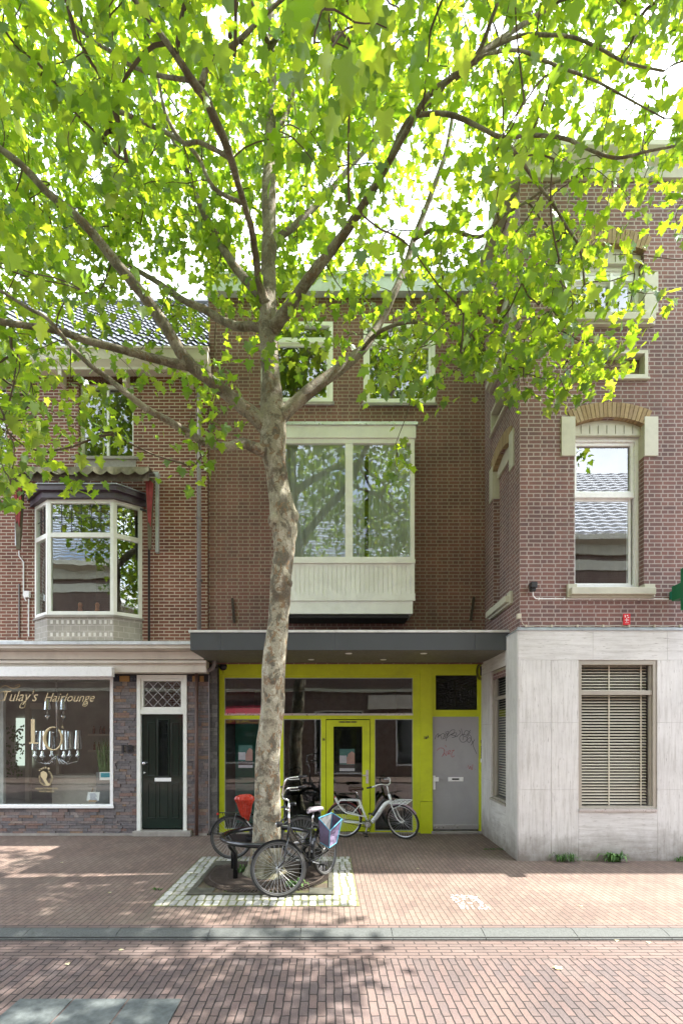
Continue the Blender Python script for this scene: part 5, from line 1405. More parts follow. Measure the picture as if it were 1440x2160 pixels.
    # rack
    if style != 'white':
        r_ = MB(I)
        for sy in (-.055, -.018, .018, .055): r_.tube([(-.36, sy, .735), (-.76, sy, .735)], .0045, 6)
        for xx in (-.36, -.76): r_.tube([(xx, -.055, .735), (xx, .055, .735)], .0055, 6)
        for sy in (-.06, .06):
            r_.tube([(-.70, sy, .735), (-wb_, sy, R)], .0048, 6); r_.tube([(-.48, sy, .735), (-wb_, sy, R)], .0048, 6)
        r_.tube([(-.36, 0, .735), (-.262, 0, .735)], .0055, 6)
        r_.build('rear_rack', black, o, local=True)
    else:
        r_ = MB(I)
        for sy in (-.02, .02): r_.box(-.52, -.505, sy - .006, sy + .006, .44, .745)
        r_.box(-.62, -.30, -.05, .05, .715, .725); r_.build('luggage_straps', M['black'], o, local=True)
        r_ = MB(ST)
        for sy in (-.12, -.04, .04, .12): r_.tube(smooth_path([(.36, sy, .72), (.50, sy, .74), (.72, sy, .76)]), .008, 6)
        for xx, zz in ((.38, .725), (.55, .745), (.72, .76)): r_.tube([(xx, -.13, zz), (xx, .13, zz)], .008, 6)
        for sy in (-.1, .1): r_.tube([(.42, sy * .5, .60), (.62, sy, .74)], .007, 6)
        r_.build('front_carrier', fm, o, local=True, smooth=True)
        r_ = MB(I); r_.tube(smooth_path([(.235, 0, .76), (.16, 0, .70), (.06, 0, .56), (-.01, 0, .44)]), .030, 10); r_.build('battery', M['black'], o, local=True, smooth=True)
        r_ = MB(I); r_.beam((-.13, .05, .27), (-.14, .11, .015), .016, .016); r_.box(-.18, -.10, .09, .13, .0, .015); r_.build('kickstand', M['black'], o, local=True)
    # chain case, cranks, pedals
    c_ = MB(I); yy = -.06
    if style == 'white':
        c_.tube([(-.10, yy, .33), (-wb_, yy, R + .03)], .006, 6); c_.tube([(-.10, yy, .22), (-wb_, yy, R - .035)], .006, 6)
        for rr_, w_ in ((.088, .005), (.06, .008)): c_.tube([(-.10 + rr_ * math.cos(a), yy, .28 + rr_ * math.sin(a)) for a in np.linspace(0, 6.28, 25)[:-1]], w_, 6, closed=True)
        c_.build('chainring', M['black'], o, local=True, smooth=True)
        c_ = MB(I); c_.lathe([(.055, -.01), (.06, 0), (.055, .01)], (-.10, yy, .28), 16, 'Y'); c_.build('motor_cover', M['alu'], o, local=True)
    else:
        ol = [(-.10 + .105 * math.cos(math.radians(a)), .29 + .105 * math.sin(math.radians(a))) for a in np.linspace(-100, 100, 15)] + [(-wb_ + .06 * math.cos(math.radians(a)), R + .06 * math.sin(math.radians(a))) for a in np.linspace(90, 270, 10)]
        c_.prism(ol, yy - .012, yy + .018); c_.build('chain_case', black, o, local=True)
    an = {'white': -105, 'lady': 20}.get(style, 160)
    for s_ in (-1, 1):
        a = math.radians(an + (0 if s_ < 0 else 180)); px_, pz_ = -.10 + .165 * math.cos(a), .285 + .165 * math.sin(a)
        c_ = MB(I); c_.beam((-.10, s_ * .075, .285), (px_, s_ * .085, pz_), .022, .012); co = c_.build('crank', M['alu'], o, local=True, bevel=.003)
        c_ = MB(I); c_.box(px_ - .045, px_ + .045, s_ * .10, s_ * .185, pz_ - .012, pz_ + .012); c_.build('pedal', M['black'], co, local=True)
    # lamps
    l_ = MB(ST)
    if style != 'white':
        l_.lathe([(.004, -.06), (.022, -.05), (.038, .0), (.04, .025)], (.43, 0, .88), 14, 'X'); lo = l_.build('headlight', M['black'], o, local=True, smooth=True)
        l_ = MB(ST); l_.lathe([(.036, .026), (.03, .034), (.003, .038)], (.43, 0, .88), 14, 'X'); l_.build('lens', M['chrome'], lo, local=True, smooth=True)
        l_ = MB(ST); l_.tube([(.40, 0, .86), (.32, 0, .83)], .005, 6); l_.build('lamp_bracket', M['alu'], lo, local=True)
    l_ = MB(I); l_.box(-.80, -.77, -.04, .04, .70, .73) if style != 'white' else l_.box(-.745, -.72, -.03, .03, .74, .79)
    l_.build('rear_light', pm('red reflector', (.5, .03, .03), .3), o, local=True)
    # cables
    c_ = MB(I); 
    q = ST @ Vector((.30, .1, 1.07)); c_.tube(smooth_path([q, q + Vector((.06, .05, -.12)), (.33, .03, .80), (.2, .03, .6), (-.05, .03, .36)]), .0028, 5)
    q = ST @ Vector((.30, -.1, 1.07)); q2 = ST @ Vector((.42, 0, .62)); c_.tube(smooth_path([q, q + Vector((.08, -.02, -.06)), q2]), .0028, 5)
    c_.build('brake_cable', M['black'], o, local=True)
    return o
R_ = math.radians
b1 = bicycle('black step-through bicycle before the tree, front wheel turned sideways, grey saddle', (-.28, 6.80, 0), R_(-119), R_(5), R_(-58), 'lady')
b2 = bicycle('black bicycle behind the tree and hoop rail, its saddle under a red cover', (-.97, 8.20, 0), R_(-2), R_(-4), R_(8), 'man')
b3 = bicycle('white electric bicycle with a front carrier parked against the yellow-green shopfront', (.88, 9.84, 0), R_(-9), R_(3), R_(-28), 'white')

# red saddle cover
rcv = thing('saddle_cover', 'bright orange red plastic rain cover hanging over the black saddle', 'cover', (-1.25, 8.2, .9))
rr = random.Random(12)
cvb = MB()
cx_, cy_ = -1.31, 8.17
rings = []
for r, z in ((.01, 1.04), (.10, 1.035), (.16, 1.01), (.175, .96), (.13, .88), (.11, .78), (.07, .67)):
    ring = []
    for k in range(28):
        a = 2 * math.pi * k / 28; w = 1 + .16 * math.sin(k * 2.7) * (1.05 - z) * 4.5 + rr.uniform(-.05, .05)
        ring.append((cx_ + r * w * .88 * math.cos(a), cy_ + r * w * .62 * math.sin(a), z + .05 * math.sin(k * 1.9) * (1.0 - z) - (.12 * (1.0 - z) * math.cos(a))))
    rings.append(ring)
for i in range(len(rings) - 1):
    for k in range(28): cvb.q([rings[i][k], rings[i][(k + 1) % 28], rings[i + 1][(k + 1) % 28], rings[i + 1][k]], [(0, 0)] * 4)
cvb.build('plastic_sheet', pm('orange red plastic', (.42, .04, .022), .28, var=.25, scale=9, bmp=.3), rcv)

# pannier bag on the rear of the front bicycle
pb = thing('pannier_bag', 'open lilac and grey shopping pannier with bright blue piping on the front bicycle', 'bag', (.02, 7.3, .6))
fwd = Vector((math.cos(R_(-119)), math.sin(R_(-119)), 0)); side = Vector((-fwd.y, fwd.x, 0))   # bag hangs on the street-right flank
o0 = Vector((-.28, 6.80, .11)) - fwd * .47 + side * .03
def bp(u, v, z): return o0 + fwd * u + side * v + Vector((0, 0, z))
def bagquad(mb, a, b, c, d, n=6, puff=.02, seed=0):
    rr = random.Random(seed); g_ = [[None] * (n + 1) for _ in range(n + 1)]
    a, b, c, d = map(Vector, (a, b, c, d)); nn = (b - a).cross(d - a).normalized()
    for i in range(n + 1):
        for j in range(n + 1):
            u, v = i / n, j / n; p = a * (1 - u) * (1 - v) + b * u * (1 - v) + c * u * v + d * (1 - u) * v
            g_[i][j] = p + nn * (puff * math.sin(math.pi * u) * math.sin(math.pi * v) + (rr.uniform(-.014, .014) if 0 < i < n and 0 < j < n else 0))
    for i in range(n):
        for j in range(n): mb.q([g_[i][j], g_[i + 1][j], g_[i + 1][j + 1], g_[i][j + 1]], [(0, 0)] * 4)
tA, tB, tC, tD = bp(.19, 0, .74), bp(-.19, 0, .76), bp(-.21, .15, .68), bp(.20, .18, .58)
lA, lB, lC, lD = bp(.15, .0, .40), bp(-.15, .0, .40), bp(-.10, .12, .36), bp(.11, .12, .33)
bg1 = MB(); bagquad(bg1, lD, lC, tC, tD, 9, -.05, 1); bagquad(bg1, lA, lD, tD, tA, 5, .01, 2); bagquad(bg1, lC, lB, tB, tC, 5, .01, 3)
bg1.build('outer_panel', pm('lilac bag cloth', (.11, .085, .15), .7, var=.25, scale=7, bmp=.3), pb, smooth=True)
bg1 = MB(); bagquad(bg1, lA, lB, tB, tA, 5, .0, 4); bagquad(bg1, lA, lB, lC, lD, 3, .0, 5)
bg1.build('back_panel', pm('grey bag lining', (.12, .125, .13), .8), pb)
pp_ = MB()
for path in ((tA, tB, tC, tD, tA), (tD, lD, lC, tC), (lA, lD), (tB, lB, lC)):
    pp_.tube([Vector(q) for q in path], .008, 6)
pp_.build('piping', pm('bright blue piping', (.07, .26, .38), .45), pb)

# ---------------------------------------------------------------- weeds and fallen leaves
def weed(label, loc, n, h, spread, seed, wide=.02, grp='weeds along the wall and kerb'):
    o = thing('weed', label, 'weed', loc, 0, grp); rr = random.Random(seed); mb = MB(); loc = Vector(loc)
    for k in range(n):
        a = rr.uniform(0, 6.283); L_ = rr.uniform(.5, 1) * h; tilt = rr.uniform(.2, 1.1); w = wide * rr.uniform(.5, 1.1)
        d = Vector((math.cos(a), -abs(math.sin(a)) * .8, 0)); s_ = Vector((-d.y, d.x, 0)).normalized() * w
        b0 = loc + Vector((rr.uniform(-spread, spread), rr.uniform(-.03, .01), 0))
        p1 = b0 + d * L_ * .35 * tilt + Vector((0, 0, L_ * .5)); p2 = b0 + d * L_ * .8 * tilt + Vector((0, 0, L_ * (.85 - .3 * tilt))); p3 = b0 + d * L_ * 1.05 * tilt + Vector((0, 0, L_ * (.75 - .6 * tilt)))
        mb.q([b0 - s_ * .3, b0 + s_ * .3, p1 + s_, p1 - s_], [(0, 0)] * 4); mb.q([p1 - s_, p1 + s_, p2 + s_ * .8, p2 - s_ * .8], [(0, 0)] * 4); mb.q([p2 - s_ * .8, p2 + s_ * .8, p3], [(0, 0)] * 3)
    mb.build('leaves', M['weed'], o)
M['weed'] = islandmat('weed leaf', [(0, (.04, .11, .02)), (.5, (.07, .17, .03)), (1, (.12, .24, .05))], .6, .2, 20, .2)
weed('bushy grass tuft at the foot of the travertine left of the blind window', (C(1186), YC - .07, 0), 90, .22, .14, 1, .008)
weed('broad-leaved weed rosette at the foot of the travertine below the blind window', (C(1289), YC - .08, 0), 46, .24, .10, 2, .026)
weed('small weed at the foot of the travertine by the right edge', (C(1428), YC - .07, 0), 30, .14, .12, 3, .012)
weed('thin low grass line between the two bigger weeds at the travertine foot', (C(1238), YC - .05, 0), 60, .05, .45, 4, .004)
weed('thin weed growing between the hoop rail legs left of the trunk', (-1.22, 7.35, 0), 24, .20, .05, 5, .014)
weed('small green weed behind the spokes of the front bicycle wheel', (-.40, 6.72, 0), 26, .17, .07, 6, .02)
weed('low grass patch on the paving before the grey door', (X(1040, 8.9), 8.9, 0), 80, .035, .18, 7, .006)
weed('tiny weed at the left corner of the granite sett border', (-2.16, 6.6, 0), 18, .05, .05, 8, .012)
_LH = [(.10, -.03), (.24, -.12), (.47, .02), (.40, .10), (.36, .22), (.62, .44), (.47, .48), (.28, .52), (.30, .66), (.16, .80)]
LEAF_OUT = [(0, 0)] + _LH + [(0, 1.05)] + [(-a, b) for a, b in reversed(_LH)]
fl_m = islandmat('dry fallen leaf', [(0, (.42, .30, .14)), (.5, (.50, .46, .34)), (1, (.30, .34, .10))], .8, .2, 20, .2)
for k, (px_, py_, lb_) in enumerate(((1178, 2053, 'curled pale dry leaf on the road bricks at the lower right'), (808, 1988, 'small yellow leaf in the gutter near the middle'), (1300, 1990, 'pale crumpled leaf in the gutter at the right'), (142, 2040, 'small yellow leaf on the shaded road at the left'),
        (252, 2012, 'green yellow leaf by the gutter at the left'), (232, 1884, 'dry leaf on the pavement left of the sett border'), (133, 1820, 'small leaf on the pavement below the salon window'), (1366, 1994, 'yellow scrap of leaf in the gutter near the right edge'), (878, 1832, 'pale leaf on the shadow edge right of the bicycles'), (1223, 1912, 'small pale leaf on the sunny pavement at the right'))):
    road_ = py_ > 1975; hz = HC + (.088 if road_ else -.002); Y_ = hz * F / (py_ - PY); z_ = RZ + .006 if road_ else .004
    o = thing('fallen_leaf', lb_, 'leaf', (X(px_, Y_), Y_, z_), k * 1.3, 'fallen leaves'); mb = MB(); s_ = .075 if k in (0,) else .045
    cpt = Vector((0, .3, .22))
    for i in range(len(LEAF_OUT)):
        a, b = LEAF_OUT[i], LEAF_OUT[(i + 1) % len(LEAF_OUT)]
        mb.q([Vector((a[0], a[1], .05 * abs(a[0]) * 4)) * s_, Vector((b[0], b[1], .05 * abs(b[0]) * 4)) * s_, cpt * s_ * .5 + Vector((0, .15 * s_, 0))], [(0, 0)] * 3)
    bm_ = mb.build('blade', fl_m, o, local=True); 
# ---------------------------------------------------------------- the plane tree
T = thing('plane_tree', 'tall plane tree with flaking bark and bright green lobed leaves growing from the grate', 'tree', (TC.x, TC.y, 0))
m, N, L, B = newmat('flaking plane bark'); v = coords(N, L)
nA = noise(N, L, coords(N, L, 'Object', (1.25, 1.25, .8)), 5.2, 8, .62, dist=.7)
nB = noise(N, L, coords(N, L, 'Object', (1.1, 1.1, .85)), 9.5, 6, .6, dist=1.2)
nC = noise(N, L, coords(N, L, 'Object', (1, 1, .7)), 3.4, 7, .65, dist=.5)
c = ramp(N, L, nA, [(.42, (.50, .47, .37)), (.44, (.35, .325, .24)), (.52, (.39, .36, .27)), (.53, (.21, .20, .145)), (.60, (.15, .13, .095))])
c = mixc(N, L, ramp(N, L, nB, [(.555, 0.0), (.575, .85)]), c, (.265, .165, .085))
c = mixc(N, L, ramp(N, L, nC, [(.56, 0.0), (.575, .8)]), c, (.40, .37, .27))
sepc = N.new('ShaderNodeSeparateColor'); L.new(c, sepc.inputs[0])
rough_n = noise(N, L, v, 2.2, 7, .72)
c = mixc(N, L, ramp(N, L, rough_n, [(.52, 0.0), (.62, .8)]), c, (.105, .078, .052))
sep = N.new('ShaderNodeSeparateXYZ'); L.new(v, sep.inputs[0])
up = ramp(N, L, sep.outputs['Z'], [(.0, 0.0), (1.0, 0.0)])
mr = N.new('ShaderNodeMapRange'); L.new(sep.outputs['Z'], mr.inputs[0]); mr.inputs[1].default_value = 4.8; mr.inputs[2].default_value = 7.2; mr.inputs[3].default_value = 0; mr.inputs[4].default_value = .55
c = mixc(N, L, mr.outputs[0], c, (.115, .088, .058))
mr2 = N.new('ShaderNodeMapRange'); L.new(sep.outputs['Z'], mr2.inputs[0]); mr2.inputs[1].default_value = .0; mr2.inputs[2].default_value = .5; mr2.inputs[3].default_value = .6; mr2.inputs[4].default_value = 0
c = mixc(N, L, mr2.outputs[0], c, (.085, .10, .04))
fine = noise(N, L, v, 45, 5, .7)
c = mixc(N, L, 1.0, c, ramp(N, L, fine, [(.3, .7), (.7, 1.2)]), 'MULTIPLY')
L.new(c, B.inputs['Base Color']); B.inputs['Roughness'].default_value = .8
ad = N.new('ShaderNodeMath'); ad.operation = 'ADD'; L.new(sepc.outputs[0], ad.inputs[0]); L.new(fine, ad.inputs[1])
bump(N, L, B, ad.outputs[0], .9, .018)
bark = m
def pl(pts):
    """(px, py, width_px, Y) list -> world points and radii, smoothed"""
    Q = [(P(a, b, y), w * y / F / 2) for a, b, w, y in pts]; out = []; rr_ = []
    for i in range(len(Q) - 1):
        p0, p1, p2, p3 = Q[max(i - 1, 0)][0], Q[i][0], Q[i + 1][0], Q[min(i + 2, len(Q) - 1)][0]
        for k in range(5):
            u = k / 5; out.append(.5 * ((2 * p1) + (p2 - p0) * u + (2 * p0 - 5 * p1 + 4 * p2 - p3) * u * u + (3 * p1 - p0 - 3 * p2 + p3) * u ** 3)); rr_.append(Q[i][1] * (1 - u) + Q[i + 1][1] * u)
    out.append(Q[-1][0]); rr_.append(Q[-1][1]); return out, rr_
Yt = 7.27
trunk = [(562, 1848, 96, Yt), (562, 1826, 72, Yt), (563, 1790, 60, Yt), (564, 1720, 56, Yt), (564, 1600, 51, Yt), (574, 1500, 48, Yt), (579, 1400, 49, Yt), (588, 1300, 42, Yt), (592, 1230, 43, Yt), (598, 1160, 44, Yt), (599, 1120, 52, Yt), (596, 1085, 56, Yt), (590, 1040, 46, Yt), (583, 990, 44, Yt), (577, 945, 54, Yt), (576, 890, 54, Yt), (574, 840, 44, Yt), (570, 780, 37, Yt), (566, 720, 39, Yt), (566, 680, 40, Yt), (566, 640, 33, Yt), (566, 560, 31, Yt), (569, 490, 29, Yt), (567, 420, 30, Yt), (568, 340, 26, Yt + .1), (572, 240, 20, Yt + .2), (574, 120, 17, Yt + .3), (570, -40, 13, Yt + .3), (580, -240, 9, Yt + .2), (575, -420, 5, Yt)]
limbs = [
    [(560, 900, 34, 7.25), (525, 868, 29, 7.2), (480, 832, 26, 7.15), (440, 800, 25, 7.1), (405, 772, 25, 7.05), (380, 740, 25, 7.0), (345, 682, 23, 6.9), (300, 620, 22, 6.85), (250, 560, 21, 6.8), (205, 503, 19, 6.7), (160, 455, 17, 6.6), (100, 405, 15, 6.5), (50, 352, 14, 6.4), (-10, 305, 12, 6.3), (-120, 220, 10, 6.1), (-260, 60, 7, 5.9), (-330, -80, 4, 5.8)],
    [(400, 772, 20, 7.05), (360, 765, 18, 7.0), (310, 752, 16, 6.9), (250, 736, 15, 6.8), (190, 720, 14, 6.7), (110, 695, 13, 6.6), (0, 678, 12, 6.5), (-140, 640, 9, 6.4), (-300, 560, 6, 6.3)],
    [(570, 958, 30, 7.25), (540, 945, 22, 7.15), (510, 935, 19, 7.05), (480, 942, 18, 6.95), (440, 936, 17, 6.85), (400, 915, 15, 6.8), (360, 890, 14, 6.7), (310, 862, 13, 6.6), (265, 828, 12, 6.5), (225, 795, 11, 6.5), (190, 770, 10, 6.4), (150, 730, 9, 6.4), (100, 672, 8, 6.3), (60, 650, 7, 6.3), (0, 612, 6, 6.2), (-90, 560, 4, 6.1)],
    [(566, 690, 26, 7.3), (535, 688, 19, 7.4), (500, 688, 17, 7.5), (465, 674, 16, 7.6), (430, 652, 15, 7.7), (385, 632, 13, 7.8), (340, 600, 11, 7.9), (290, 570, 9, 8.0), (230, 530, 7, 8.2), (160, 500, 5, 8.3)],
    [(564, 655, 24, 7.25), (545, 620, 20, 7.3), (520, 592, 18, 7.4), (490, 555, 18, 7.5), (462, 510, 17, 7.6), (440, 470, 15, 7.7), (415, 415, 13, 7.8), (390, 350, 11, 7.9), (350, 260, 9, 8.0), (300, 160, 7, 8.1), (250, 60, 5, 8.2)],
    [(562, 640, 20, 7.2), (548, 600, 17, 7.1), (540, 545, 14, 6.9), (532, 490, 14, 6.6), (515, 430, 13, 6.2), (500, 380, 14, 5.8), (490, 345, 16, 5.5), (475, 300, 17, 5.3), (450, 245, 18, 5.1), (432, 205, 18, 5.0), (405, 170, 17, 4.9), (380, 130, 14, 4.8), (330, 60, 11, 4.7), (260, -30, 8, 4.6)],
    [(425, 180, 14, 5.0), (438, 140, 12, 5.0), (470, 110, 11, 5.0), (505, 85, 10, 5.0), (560, 30, 8, 5.0), (640, -40, 6, 5.0)],
    [(570, 700, 32, 7.25), (590, 675, 26, 7.15), (625, 625, 24, 7.05), (665, 570, 22, 6.9), (705, 520, 20, 6.8), (745, 465, 18, 6.6), (780, 410, 16, 6.4), (815, 350, 14, 6.2), (855, 280, 12, 5.9), (900, 205, 11, 5.5), (950, 165, 11, 5.2), (1005, 115, 10, 5.0), (1040, 30, 8, 4.8), (1070, -60, 6, 4.7)],
    [(590, 880, 34, 7.25), (610, 862, 27, 7.3), (640, 835, 27, 7.35), (685, 800, 24, 7.45), (725, 772, 22, 7.55), (765, 735, 19, 7.65), (795, 690, 17, 7.75), (825, 630, 15, 7.8), (852, 570, 14, 7.9), (872, 505, 12, 8.0), (905, 420, 11, 8.0), (940, 320, 9, 8.0), (960, 220, 7, 8.0), (1000, 120, 5, 8.0)],
    [(574, 530, 18, 7.3), (590, 500, 15, 7.4), (615, 482, 14, 7.5), (645, 452, 13, 7.6), (685, 415, 12, 7.8), (740, 350, 10, 8.0), (800, 280, 7, 8.2), (840, 200, 5, 8.3)],
    [(570, 320, 15, 7.35), (592, 262, 11, 7.4), (612, 220, 10, 7.5), (630, 150, 8, 7.5), (650, 60, 6, 7.6), (670, -60, 4, 7.6)],
    [(815, 350, 10, 6.2), (860, 255, 10, 5.9), (910, 240, 9, 5.7), (960, 245, 9, 5.6), (1010, 268, 8, 5.5), (1060, 290, 8, 5.4), (1120, 285, 7, 5.3), (1190, 292, 7, 5.2), (1240, 315, 6, 5.1), (1300, 333, 6, 5.0), (1370, 318, 5, 4.9), (1470, 300, 4, 4.8)],
    [(1060, 290, 7, 5.4), (1095, 335, 7, 5.6), (1130, 385, 6, 5.8), (1165, 430, 6, 6.0), (1195, 480, 5, 6.1), (1222, 525, 5, 6.2), (1232, 600, 4, 6.3)],
    [(960, 165, 9, 5.3), (1040, 100, 8, 5.2), (1100, 75, 7, 5.2), (1150, 74, 7, 5.1), (1205, 78, 6, 5.1), (1260, 100, 6, 5.0), (1320, 132, 5, 5.0), (1400, 150, 4, 5.0)],
    [(1005, 115, 8, 5.0), (1090, 106, 6, 5.4), (1140, 125, 6, 5.5), (1190, 145, 6, 5.6), (1250, 168, 5, 5.7), (1300, 195, 4, 5.8), (1400, 250, 3, 5.9)],
    [(872, 505, 9, 7.9), (930, 480, 8, 7.6), (1010, 500, 7, 7.3), (1060, 455, 6, 7.1), (1110, 425, 6, 7.0), (1175, 382, 5, 6.9), (1240, 370, 4, 6.8)],
    [(480, 330, 10, 5.5), (420, 300, 8, 5.6), (385, 300, 8, 5.7), (350, 240, 7, 5.8), (335, 170, 6, 5.9), (320, 90, 5, 6.0)],
    [(515, 430, 9, 6.2), (450, 395, 8, 6.3), (400, 310, 8, 6.4), (270, 243, 9, 6.5), (225, 230, 9, 6.5), (160, 195, 8, 6.5), (85, 155, 6, 6.5), (10, 110, 5, 6.5)],
    [(405, 170, 9, 4.9), (340, 160, 8, 5.0), (280, 140, 7, 5.1), (240, 112, 7, 5.1), (190, 80, 6, 5.2), (120, 18, 5, 5.3), (60, -40, 4, 5.4)],
    [(765, 735, 9, 7.6), (800, 700, 8, 7.3), (860, 680, 7, 7.1), (930, 690, 6, 6.9), (990, 720, 5, 6.8), (1040, 700, 4, 6.7)],
    [(570, 100, 12, 7.5), (680, -60, 10, 6.6), (860, -240, 8, 5.6), (1050, -300, 5, 4.6)], [(570, 100, 12, 7.5), (480, -100, 10, 6.4), (380, -260, 7, 5.2), (300, -420, 5, 4.0)],
    [(1005, 115, 10, 5.0), (1120, 40, 9, 5.4), (1280, -60, 7, 6.0), (1420, -120, 5, 6.5)]]
tb = MB(); rr = random.Random(21); skel = []; skr = []
p_, r_ = pl(trunk)
noise_k = [[rr.uniform(.94, 1.06) for _ in range(28)] for _ in range(len(p_))]
def tbump(i, k):
    k2 = (k + 1) % 28
    z = p_[i].z; a = 2 * math.pi * k / 28
    b = .5 * (noise_k[i][k] + noise_k[i][k2]) + .045 * math.sin(3 * a + z * 2.1) + .03 * math.sin(5 * a - z * 5)
    if z < .35: b += .16 * max(0, math.cos(2.5 * a + .6)) * (1 - z / .35)
    return b
tb.tube(p_, r_, 28, bump=tbump)
# burls and old branch scars
for (a, b, w, dy_) in ((619, 1088, 12, .0), (579, 1096, 14, -.10), (609, 1230, 8, -.05), (598, 1000, 9, -.10), (590, 1330, 7, -.11), (604, 1200, 9, -.05)):
    q = P(a, b, Yt + dy_); rd_ = w * Yt / F
    tb.lathe([(rd_ * .25, -rd_ * 1.25), (rd_ * .8, -rd_ * .9), (rd_, -rd_ * .2), (rd_ * .92, rd_ * .4), (rd_ * .55, rd_ * 1.0), (rd_ * .15, rd_ * 1.25)], q, 12)
to = tb.build('trunk', bark, T, smooth=True)
skel += p_[40:]; skr += r_[40:]
for li, l in enumerate(limbs):
    lm = MB(); p2_, r2_ = pl(l)
    nk = [[rr.uniform(.92, 1.08) for _ in range(12)] for _ in range(len(p2_))]
    lm.tube(p2_, r2_, 12, bump=lambda i, k: nk[i][k])
    skel += p2_[6:]; skr += r2_[6:]
    lm.build('limb', bark, T, smooth=True)

# clumps of leaves, connected to the limbs by twigs
rn = np.random.default_rng(7)
LOW = [(-900, 900), (-300, 1000), (-40, 1060), (30, 1050), (60, 930), (95, 985), (175, 1000), (215, 950), (300, 925), (330, 830), (385, 880), (430, 965), (475, 880), (505, 760), (560, 760), (640, 760), (740, 800), (800, 840), (900, 850), (940, 760), (1010, 790), (1090, 820), (1200, 845), (1290, 800), (1340, 720), (1400, 640), (1440, 560), (1520, 500), (2200, 450)]
lowx = [a for a, b in LOW]; lowy = [b for a, b in LOW]
cent = []
BM_ = np.array([[-.6, 6.0, 8.9]]); RAD = np.array([6.4, 4.5, 5.3])
SK = np.array([list(q) for q in skel]); SKx = PX + SK[:, 0] * F / SK[:, 1]; SKy = PY - (SK[:, 2] - HC) * F / SK[:, 1]; SKr = np.array(skr)
def before_limb(p):
    '''would this clump hang between the street and one of the thick limbs?'''
    x_, y_, z_ = p; px_ = PX + x_ * F / y_; py_ = PY - (z_ - HC) * F / y_
    m_ = (SKr > .028) & (SK[:, 1] > y_ - .1) & ~((SKx > 830) & (SKy < 330))
    return bool((np.hypot(SKx[m_] - px_, SKy[m_] - py_) < .27 * F / y_).any())
tries = 0
NCL = 2700
while len(cent) < NCL and tries < 200000:
    tries += 1
    u = rn.uniform(-1, 1, 3)
    if np.dot(u, u) > 1: continue
    p = BM_[0] + u * RAD
    x_, y_, z_ = p
    if z_ < 4.45 or y_ < 2.0: continue
    if y_ > 9.35 or (x_ > 2.7 and y_ > 7.75): continue
    px_ = PX + x_ * F / y_; py_ = PY - (z_ - HC) * F / y_
    s_ = F / y_
    inside = -100 < px_ < 1540 and py_ > -100
    if py_ > np.interp(px_, lowx, lowy) - .20 * s_: continue
    if inside:
        if 440 < px_ < 700 and 330 < py_ < 1000 and y_ < 7.6 and rn.random() < .93: continue
        if 225 < px_ < 560 and py_ > 500 and rn.random() < .62: continue
        if px_ < 225 and 500 < py_ < 720 and rn.random() < .5: continue
        if 60 < px_ < 450 and py_ > 720 and rn.random() < .45: continue
        if px_ > 560 and py_ > 560 and rn.random() < .5: continue
        if 1130 < px_ and py_ > 380 and rn.random() < .5: continue
        if px_ > 800 and y_ < 5.4 and rn.random() < .5: continue
        if 780 < px_ < 1130 and py_ > 330 and rn.random() < .4: continue
        if y_ < 3.2 and rn.random() < (.55 if 520 < px_ < 760 else .93): continue
        if y_ < 4.4 and rn.random() < (.35 if 400 < px_ < 900 else .72): continue
        if before_limb(p) and rn.random() < .84: continue
    if x_ - .66 * z_ > .5 and y_ < 6.2 and rn.random() < .55: continue
    cent.append(p)
for k in range(430):
    a_, b_, y_ = rn.uniform(-40, 640), rn.uniform(60, 690), rn.uniform(7.2, 9.2)
    if b_ > 560 and rn.random() < .55: continue
    cent.append(np.array(P(a_, b_, y_)))
for k in range(110):
    a_, b_ = rn.uniform(930, 1330), rn.uniform(480, 835)
    if b_ > np.interp(a_, lowx, lowy) - 18 or (b_ > 560 and 1225 < a_ < 1325 and b_ < 680): continue
    cent.append(np.array(P(a_, b_, rn.uniform(5.9, 7.5))))
def shade_clumps(n, sx0, sx1, y0_, y1_, zlo, zhi):
    '''out-of-view clumps added so their shade falls between sx0 and sx1 on the paving'''
    c_ = 0; t_ = 0
    while c_ < n and t_ < 20000:
        t_ += 1
        y_ = rn.uniform(y0_, y1_); z_ = rn.uniform(zlo, zhi); x_ = rn.uniform(sx0, sx1) + .66 * z_
        px_ = PX + x_ * F / y_; py_ = PY - (z_ - HC) * F / y_
        if x_ > 6.5 or (-60 < px_ < 1480 and py_ > -40): continue
        cent.append(np.array((x_, y_, z_))); c_ += 1
shade_clumps(70, -3.6, -.1, 3.3, 5.0, 5.8, 9.5)  # unseen leaves added to shade the lower-left road and the left pavement
shade_clumps(120, -5.6, -1.6, 5.4, 7.6, 9.5, 13.5)
for k in range(9): cent.append(np.array(P(rn.uniform(560, 880), rn.uniform(-60, 170), rn.uniform(2.5, 3.4))))
# hanging sprays the photo shows on their own
for a, b, y in ((835, 935, 7.0), (842, 965, 7.0), (832, 985, 7.0), (470, 905, 6.6), (455, 880, 6.6), (405, 870, 6.7), (420, 930, 6.6), (425, 965, 6.6), (400, 985, 6.6), (90, 960, 5.6), (130, 1005, 5.6), (165, 1020, 5.6), (200, 905, 5.7), (240, 915, 5.7), (25, 1000, 5.0), (10, 1040, 4.9), (30, 940, 5.0), (1180, 800, 6.4), (1200, 830, 6.4), (1300, 770, 6.4), (1240, 790, 6.3), (560, 745, 6.9), (620, 760, 6.8), (655, 700, 6.8), (640, 655, 6.8), (470, 800, 6.7), (450, 770, 6.7), (1400, 620, 6.6), (1105, 815, 6.7), (1065, 800, 6.7), (930, 800, 6.8), (905, 820, 6.9), (795, 770, 6.9), (820, 800, 6.9), (850, 740, 6.9), (760, 700, 6.8)):
    cent.append(np.array(P(a, b, y)))
cent = np.array(cent)
